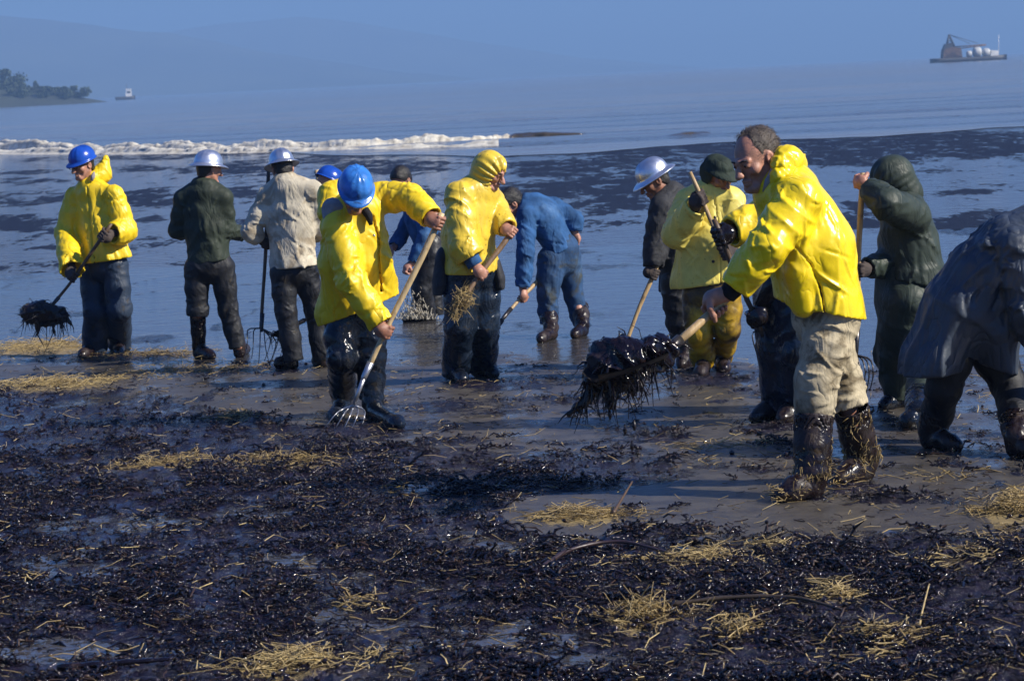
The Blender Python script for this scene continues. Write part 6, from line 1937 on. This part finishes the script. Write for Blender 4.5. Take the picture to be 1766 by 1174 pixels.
# ---- man hidden behind the foreground shoveller
def worker_hidden_yellow():
    p = Person('worker hidden behind the balding man, showing a yellow sleeve, oily black gloves and shiny waders', 1345, 728, GRP)
    j = p.j
    neck = j(1362, 312, 0.05)
    shA, shB = j(1345, 360, 0.16), j(1392, 360, -0.14)
    elA, elB = j(1290, 388, -0.02), j(1352, 450, -0.18)
    ta, tb = j(1236, 392, -0.12), j(1312, 572, -0.10)
    hA, hB = lerp(ta, tb, 0.09), lerp(ta, tb, 0.87)
    wA, wB = hA + nrm(elA - hA) * .085, hB + nrm(elB - hB) * .085
    p.frame(j(1358, 290, 0.0), -60, 20, 0, 0.95)
    p.head(neck, eyes=False)
    p.hair('full', HAIR_BLACK, 0.008, strands=0)
    hipA, hipB = j(1336, 508, 0.06), j(1368, 508, -0.06)
    knA, knB = j(1338, 600, 0.04), j(1372, 600, -0.06)
    fA, fB = gfoot(1346, 722, 1294, 730), gfoot(1380, 724, 1342, 732)
    p.body(lerp(hipA, hipB, .5), lerp(shA, shB, .5) - UPZ * .2, neck, [(shA, elA, wA), (shB, elB, wB)], [(hipA, knA, fA[0] + UPZ * .1), (hipB, knB, fB[0] + UPZ * .1)])
    p.jacket(YEL, shA, shB, neck, j(1374, 468, 0.06), (shA, elA, hA), (shB, elB, hB), chest=(0.14, 0.15), waist=(0.14, 0.15), hemr=(0.13, 0.15), sleeve=((0.10, 0.105, 0.088), (0.085, 0.08, 0.06)), seed=103, samp=0.014, yoke=0.075,
             cuff=(0.075, 0.27))
    d_ = nrm(hB - elB)
    mb = MB(); mb.tube([hB - d_ * 0.32, hB - d_ * 0.2, hB - d_ * 0.08], [0.062, 0.056, 0.046], 10); p.part_mb('gauntlet', mb, OILGLOVE)
    p.trousers(NAVY_WET, (hipA, hipB), [(hipA, knA, lerp(knA, fA[0], .88)), (hipB, knB, lerp(knB, fB[0], .88))], r=((0.13, 0.115, 0.10), (0.13, 0.115, 0.10)), pelvis_r=(0.17, 0.16), seed=108, amp=0.011, wl=0.14, base=0.6)
    p.boot(fA[0], fA[1], knA, BOOT, top=0.28, r=(0.10, 0.075), foot=0.056, seed=84)
    p.boot(fB[0], fB[1], knB, BOOT, top=0.28, r=(0.10, 0.075), foot=0.056, seed=86)
    p.grip(hA, nrm(ta - tb), wA, np.array([-0.5, -1, 0.2]), glove=OILGLOVE, hs=1.3)
    p.grip(hB, nrm(ta - tb), wB, np.array([-0.3, -1, 0.2]), glove=OILGLOVE, hs=1.2)
    p.finish(SKIN)
    d = nrm(tb - ta)
    tn = []
    for (x0, y0, x1, y1) in ((1298, 574, 1306, 612), (1303, 571, 1312, 618), (1310, 570, 1320, 618), (1318, 574, 1328, 614)):
        tn.append(smoothline([tb, j(x0, y0, -0.1), j(x0 * .5 + x1 * .5 - 2, y0 * .5 + y1 * .5, -0.12), j(x1, y1, -0.1)], 8))
    tool('pitchfork', 'black shafted fork held behind the balding man\'s outstretched arm', 'pitchfork', ta - d * 0.05, tb, WOOD_DARK, 0.018, 'forks and shovels in use', 0.08, tn, tine_r=0.006)

# ---- foreground shoveller
def worker_front():
    p = Person('balding bareheaded worker in glossy yellow slicker and khaki trousers lifting weed on a shovel', 1400, 842, GRP, h=0.0072)
    j = p.j
    neck = j(1345, 310, 0.02)
    shA, shB = j(1376, 345, -0.20), j(1352, 352, 0.22)      # near, far
    elA = j(1324, 426, -0.34)
    ta, tb = j(1330, 448, -0.10), j(1158, 598, -0.40)
    hA = lerp(ta, tb, 0.555)
    elB = j(1368, 470, 0.22)
    ta2 = ta + nrm(ta - tb) * 0.42
    hB = ta + nrm(ta - tb) * 0.10
    wA, wB = hA + nrm(elA - hA) * .09, hB + nrm(elB - hB) * .085
    p.frame(j(1303, 275, -0.02), -52, 20, -3, 1.14)
    p.head(neck, h=0.0042, nose=0.75, jaw=0.98)
    p.hair('receding', HAIR_GREY, 0.008, seed=9, strands=1100)
    mb = MB(); hp = p.hp
    r = np.random.default_rng(2)
    for i in range(60):                                     # thin tuft above the brow
        a = hp(r.uniform(-.03, .03), r.uniform(-0.01, .05), 0.118 + r.uniform(-.004, .002))
        mb.tube([a, a + p.hR[:, 2] * 0.012 * p.hs - p.hR[:, 1] * 0.012 * r.uniform(.3, 1.2)], [0.0012, 0.0006], 3, cap=False)
    p.part_mb('hair_tuft', mb, HAIR_GREY)
    hipA, hipB = j(1440, 548, -0.08), j(1412, 546, 0.08)
    knA, knB = j(1408, 655, -0.16), j(1450, 655, 0.12)
    fA, fB = gfoot(1412, 856, 1336, 866), gfoot(1497, 826, 1440, 838)
    ankA, ankB = fA[0] + np.array([-0.03, 0, 0.10]), fB[0] + np.array([-0.02, 0, 0.10])
    p.body(lerp(hipA, hipB, .5), lerp(shA, shB, .5) * .5 + j(1404, 430, 0.0) * .5, neck, [(shA, elA, wA), (shB, elB, wB)], [(hipA, knA, ankA), (hipB, knB, ankB)])
    def extra(v, F):
        T = v.new()      # drape of loose PVC between arm and waist
        v.chain(T, [j(1380, 400, -0.22), j(1375, 470, -0.20), j(1385, 530, -0.17)], [0.05, 0.06, 0.05], k=0.03, fold=fold_limb(5, 0.01, 0.09))
        return smin(F, T, 0.05)
    p.jacket(YEL_BRIGHT, shA, shB, neck, j(1414, 532, 0.0), (shA, elA, hA), (shB, elB, hB), chest=(0.225, 0.195), waist=(0.245, 0.215), hemr=(0.235, 0.215), sleeve=((0.115, 0.092, 0.078), (0.095, 0.08, 0.066)),
             hemn=(-0.28, 0, -1), seed=113, amp=0.016, crumple=0.009, samp=0.012, wl=0.12, side=(-0.25, 1, 0.0), mid=j(1398, 430, 0.0), yoke=0.105, cuff=(0.135, 0.06), nlobe=4, collar=True, hollow=0.018, extra=extra,
             grooves=[([j(1362, 418, -.1), j(1392, 452, -.1), j(1410, 495, -.1), j(1420, 560, -.1)], 0.005, 0.010)])
    p.hood_down(YEL_BRIGHT, [j(1346, 286, -0.11), j(1358, 278, -0.05), j(1372, 284, 0.06)], [0.046, 0.062, 0.058], seed=117, k=0.05, amp=0.012)
    p.hood_down(YEL_BRIGHT, [j(1336, 322, -0.12), j(1346, 304, -0.13), j(1357, 292, -0.10)], [0.026, 0.038, 0.045], seed=118, k=0.04, amp=0.008, name='collar')
    mb = MB(); mb.tube([j(1318, 331, -0.10), j(1325, 312, -0.125), j(1333, 292, -0.12)], [0.010, 0.018, 0.012], 8); p.part_mb('shirt_collar', mb, LINING)
    mb = MB(); d = nrm(hA - elA)
    mb.tube([hA - d * 0.19, hA - d * 0.12, hA - d * 0.075, hA - d * 0.07], [0.05, 0.05, 0.044, 0.03], 14); p.part_mb('knit_cuff', mb, BLACKKNIT)
    p.trousers(KHAKI, (hipA, hipB), [(hipA, knA, j(1404, 722, -0.17)), (hipB, knB, j(1466, 704, 0.10))], r=((0.125, 0.105, 0.088), (0.125, 0.098, 0.088)), pelvis_r=(0.165, 0.16), seed=128, amp=0.013, wl=0.075, base=0.45, crease=0.014, side=(-0.3, 1, 0))
    p.boot(fA[0], fA[1], j(1404, 700, -0.17), BOOT, top=0.285, r=(0.098, 0.078), foot=0.060, seed=94, ank=ankA, h=0.0085)
    p.boot(fB[0], fB[1], j(1464, 690, 0.10), BOOT, top=0.30, r=(0.092, 0.074), foot=0.058, seed=96, ank=ankB, h=0.0085)
    p.grip(hA, nrm(tb - ta), wA, np.array([0.05, -0.8, 0.7]), r=0.022, hs=1.18)
    p.grip(hB, nrm(tb - ta), wB, np.array([0.05, 0.8, 0.7]), r=0.022, hs=1.1)
    # straw stuck to the oily boots
    r = np.random.default_rng(6); mb = MB()
    for f, an, kn, n in ((fA, ankA, j(1404, 722, -0.17), 420), (fB, ankB, j(1466, 704, 0.10), 420)):
        for i in range(n):
            if r.random() < 0.5:
                t = r.random() ** 2.2; c = lerp(an, kn, t * 0.95); rr = 0.088
                th = r.uniform(0, 6.283)
                c = c + np.array([math.cos(th) * rr, math.sin(th) * rr, 0])
                e = np.array([-math.sin(th) * r.normal() * .6, math.cos(th) * r.normal() * .6, r.normal()])
            else:
                t = r.random(); c = lerp(f[0], f[1], t * 1.05) + np.array([r.normal() * 0.03, r.normal() * 0.055, abs(r.normal()) * 0.035 + 0.055 * (1 - t)])
                e = r.normal(size=3) * [1, 1, 0.5]
            e = nrm(e) * r.uniform(0.008, 0.028)
            mb.tube([c - e, c + r.normal(size=3) * 0.004, c + e], [0.0016, 0.0021, 0.0011], 4, cap=False)
    p.part_mb('straw_on_boots', mb, STRAW)
    p.finish(SKIN)
    d = nrm(tb - ta)
    o = tool('shovel', 'thick wooden shaft of the loaded shovel in the bare fist of the balding man', 'shovel', ta2, tb, WOOD, 0.0235, 'forks and shovels in use', None)
    S = nrm(np.cross(d, UPZ)); N = np.cross(S, d)
    mb = MB(); mb.tube([tb - d * 0.06, tb, tb + d * 0.1], [0.027, 0.026, 0.02], 10); link('ferrule', mb.mesh('ferrule', DARKSTEEL, tb), o)
    V, Q = [], []
    B = tb + d * 0.05; dd = nrm(d + UPZ * 0.35)
    prof = [(0.0, 0.03), (0.04, 0.12), (0.2, 0.14), (0.32, 0.13), (0.40, 0.07)]
    for t, w in prof:
        for x in np.linspace(-1, 1, 9): V.append(B + dd * t + S * (w * x) + N * (0.05 * x * x - 0.02))
    for i in range(4):
        for k in range(8): Q.append((i * 9 + k, i * 9 + k + 1, (i + 1) * 9 + k + 1, (i + 1) * 9 + k))
    n = len(V); V = V + [a - N * 0.005 for a in V]; Q = Q + [tuple(n + i for i in q[::-1]) for q in Q]
    mb = MB(); mb.add(V, Q); link('blade', mb.mesh('blade', DARKSTEEL, tb), o)
    q = lambda x, y, dy=-0.42: j(x, y, dy)
    weed_lump('seaweed_clump', 'big glistening black load of weed hanging off the balding man\'s shovel',
              [q(1148, 604), q(1118, 610, -.46), q(1080, 618, -.5), q(1050, 632, -.5), q(1030, 650, -.48)], [0.04, 0.062, 0.078, 0.078, 0.055],
              [([q(1065, 600), q(1072, 584)], 0.05), ([q(1040, 655), q(1010, 690), q(982, 714)], 0.04), ([q(1060, 650), q(1056, 680), q(1054, 700)], 0.045),
               ([q(1085, 640), q(1092, 672), q(1089, 700)], 0.022), ([q(1110, 628), q(1104, 650), q(1106, 664)], 0.03), ([q(1022, 640), q(1012, 662)], 0.04), ([q(1072, 655), q(1074, 672)], 0.05), ([q(1150, 606), q(1168, 603)], 0.025)], 21, 380, h=0.0085, spread=0.9)
    mb = MB(); r = np.random.default_rng(3)
    for x, y in ((1090, 770), (1078, 742), (1094, 735), (1052, 716)):
        c = q(x, y); mb.tube([c - UPZ * 0.02, c, c + UPZ * 0.03], [0.004, 0.011, 0.003], 6)
    tag(link('falling_drops', mb.mesh('falling_drops', WEED), None), 'drops of oil falling from the loaded shovel', 'oil drops', kind='stuff')

# ---- hooded man in olive rainwear
def worker_olive():
    p = Person('worker in dark olive hooded rainwear leaning on an upright fork behind the balding man', 1550, 704, GRP, h=0.0105)
    j = p.j
    neck = j(1548, 345, 0.04)
    shA, shB = j(1575, 372, -0.18), j(1548, 375, 0.18)
    elA = j(1530, 352, -0.46); hA_px = (1488, 312)
    ta, tb = j(1487, 304, -0.30), j(1475, 612, -0.22)
    hA, hB = lerp(ta, tb, 0.03), lerp(ta, tb, 0.52)
    elB = j(1530, 455, 0.0)
    wA, wB = hA + nrm(elA - hA) * .085, hB + nrm(elB - hB) * .085
    p.frame(j(1536, 313, 0.0), -75, 30, 0, 1.04)
    p.head(neck)
    p.hood_up(GREEN_RAIN, 0.024, fall=neck + [0.02, 0, -0.03], face=(0.062, 0.08), amp=0.006)
    hipA, hipB = j(1566, 520, -0.10), j(1558, 520, 0.10)
    knA, knB = j(1545, 610, 0.04), j(1592, 615, -0.20)
    fA, fB = gfoot(1568, 700, 1516, 708), gfoot(1592, 738, 1560, 744)
    p.body(lerp(hipA, hipB, .5), lerp(shA, shB, .5) - UPZ * .2, neck, [(shA, elA, wA), (shB, elB, wB)], [(hipA, knA, fA[0] + UPZ * .1), (hipB, knB, fB[0] + UPZ * .1)])
    p.jacket(GREEN_RAIN, shA, shB, neck, j(1577, 487, 0.0), (shA, elA, hA), (shB, elB, hB), chest=(0.20, 0.165), waist=(0.205, 0.175), hemr=(0.22, 0.20), sleeve=((0.105, 0.09, 0.062), (0.085, 0.075, 0.058)),
             hemn=(-0.25, 0, -1), seed=133, amp=0.013, crumple=0.006, samp=0.010, side=(0.15, 1, 0), mid=j(1572, 428, 0.0), yoke=0.09, collar=False, cuff=(0.055, 0.09))
    p.trousers(GREEN_RAIN, (hipA, hipB), [(hipA, knA, j(1550, 690, 0.03)), (hipB, knB, fB[0] + UPZ * .08)], r=((0.155, 0.125, 0.075), (0.15, 0.11, 0.075)), pelvis_r=(0.18, 0.19), seed=138, amp=0.014, wl=0.12, base=0.5, side=(0, 1, 0), waist_up=0.16)
    p.boot(fA[0], fA[1], knA, WADER, top=0.17, r=(0.09, 0.066), seed=104)
    p.boot(fB[0], fB[1], knB, WADER, top=0.25, r=(0.085, 0.066), seed=106)
    p.grip(hA, nrm(ta - tb), wA, np.array([-0.5, -1, 0.1]), r=0.017)
    p.grip(hB, nrm(ta - tb), wB, np.array([0, -1, 0.1]), r=0.017, glove=GLOVE)
    p.finish(SKIN)
    d = nrm(tb - ta); tn = []
    for (x1, y1) in ((1470, 664), (1478, 672), (1486, 678), (1493, 680), (1500, 674)):
        x0 = 1468 + (x1 - 1470) * 0.95
        tn.append(smoothline([tb, j(x0 + 4, 620, -0.22), j(x0 + 8 + (x1 - x0) * .4, 645, -0.26), j(x1, y1, -0.2)], 9))
    tool('pitchfork', 'upright fork with curved black tines beside the olive hooded worker', 'pitchfork', ta - d * 0.02, tb, WOOD, 0.0175, 'forks and shovels in use', 0.16, tn, tine_r=0.0068)

# ---- bending raincoat at right edge
def worker_raincoat():
    p = Person('bent over worker in dark blue raincoat cut off by the right edge of the view', 1650, 778, GRP, h=0.011)
    j = p.j
    neck = j(1790, 400, 0.0)
    shA, shB = j(1755, 430, -0.20), j(1742, 425, 0.20)
    elA, elB = j(1775, 540, -0.30), j(1790, 520, 0.25)
    hA, hB = j(1830, 640, -0.2), j(1830, 620, 0.2)
    wA, wB = hA + nrm(elA - hA) * .085, hB + nrm(elB - hB) * .085
    p.frame(j(1835, 425, 0.0), 80, 45, 0, 1.0)
    p.head(neck, eyes=False)
    p.hair('full', HAIR_BLACK, 0.01, strands=0)
    hipA, hipB = j(1652, 570, -0.06), j(1690, 565, 0.10)
    knA, knB = j(1628, 668, 0.0), j(1742, 668, 0.02)
    fA, fB = gfoot(1596, 771, 1660, 779), gfoot(1744, 786, 1806, 794)
    p.body(lerp(hipA, hipB, .5), lerp(shA, shB, .5) * .5 + j(1706, 474, 0.0) * .5, neck, [(shA, elA, wA), (shB, elB, wB)], [(hipA, knA, fA[0] + UPZ * .1), (hipB, knB, fB[0] + UPZ * .1)])
    def extra(v, F):
        # skirt of the coat hanging from the back
        S = v.new()
        v.chain(S, [j(1690, 480, 0), j(1650, 545, 0), j(1606, 622, 0), j(1590, 665, 0)], [0.20, 0.235, 0.25, 0.26], [0.17, 0.19, 0.15, 0.12], np.array([0, 1, 0]), 0.04, fold_torso(144, 0.022, 7, 0.4, 0.006))
        S = v.cut(S, j(1602, 642, 0), [0.05, 0, -1])
        I = v.new(); v.chain(I, [j(1625, 600, 0), j(1590, 680, 0)], [0.18, 0.23], [0.09, 0.10], np.array([0, 1, 0]), 0.02); S = np.maximum(S, -I)
        S2 = v.new()
        v.chain(S2, [j(1700, 500, 0), j(1715, 570, -0.02), j(1722, 640, -0.02)], [0.22, 0.20, 0.19], [0.16, 0.13, 0.09], np.array([0, 1, 0]), 0.04, fold_torso(146, 0.02, 6, 0.4, 0.006))
        S2 = v.cut(S2, j(1708, 632, 0), [-0.35, 0, -1])
        C = v.new()      # shoulder cape
        v.chain(C, [j(1690, 420, 0), j(1730, 412, 0), j(1790, 395, 0)], [0.21, 0.24, 0.20], [0.05, 0.12, 0.14], np.array([0, 1, 0]), 0.03, fold_torso(148, 0.01, 5, 0.3, 0.005))
        return smin(smin(smin(F, S, 0.06), S2, 0.06), C, 0.012)
    p.jacket(BLUECOAT, shA, shB, neck, j(1662, 540, 0.0), (shA, elA, hA), (shB, elB, hB), chest=(0.235, 0.19), waist=(0.25, 0.215), hemr=(0.25, 0.22), sleeve=(0.115, 0.10, 0.085), seed=143, amp=0.014, crumple=0.010, samp=0.016, wl=0.11,
             side=(0.05, 1, 0), mid=j(1706, 474, 0.0), yoke=0.10, collar=True, extra=extra, name='raincoat', hollow=0.14, crease=0.016, ncrease=70)
    p.trousers(BLACK_PANTS, (hipA, hipB), [(hipA, knA, fA[0] + UPZ * .09 + [.045, 0, 0]), (hipB, knB, fB[0] + UPZ * .09 + [.045, 0, 0])], r=((0.13, 0.092, 0.072), (0.13, 0.092, 0.072)), pelvis_r=(0.17, 0.15), seed=148, amp=0.007, wl=0.14, side=(0, 1, 0), waist_up=0.05)
    p.boot(fA[0], fA[1], knA, BOOT, top=0.15, r=(0.08, 0.064), seed=114)
    p.boot(fB[0], fB[1], knB, BOOT, top=0.15, r=(0.08, 0.064), seed=116)
    p.grip(hA, nrm([0.2, 1, 0]), wA, np.array([1, 0, 0]), r=0.014)
    p.grip(hB, nrm([0.2, 1, 0]), wB, np.array([1, 0, 0]), r=0.014)
    p.finish(SKIN)

for fn in (worker_left, worker_green_back, worker_beige_back, worker_hidden_blue, worker_fork, worker_splash, worker_hood, worker_denim,
           worker_dark_coat, worker_pale, worker_hidden_yellow, worker_front, worker_olive, worker_raincoat):
    fn()
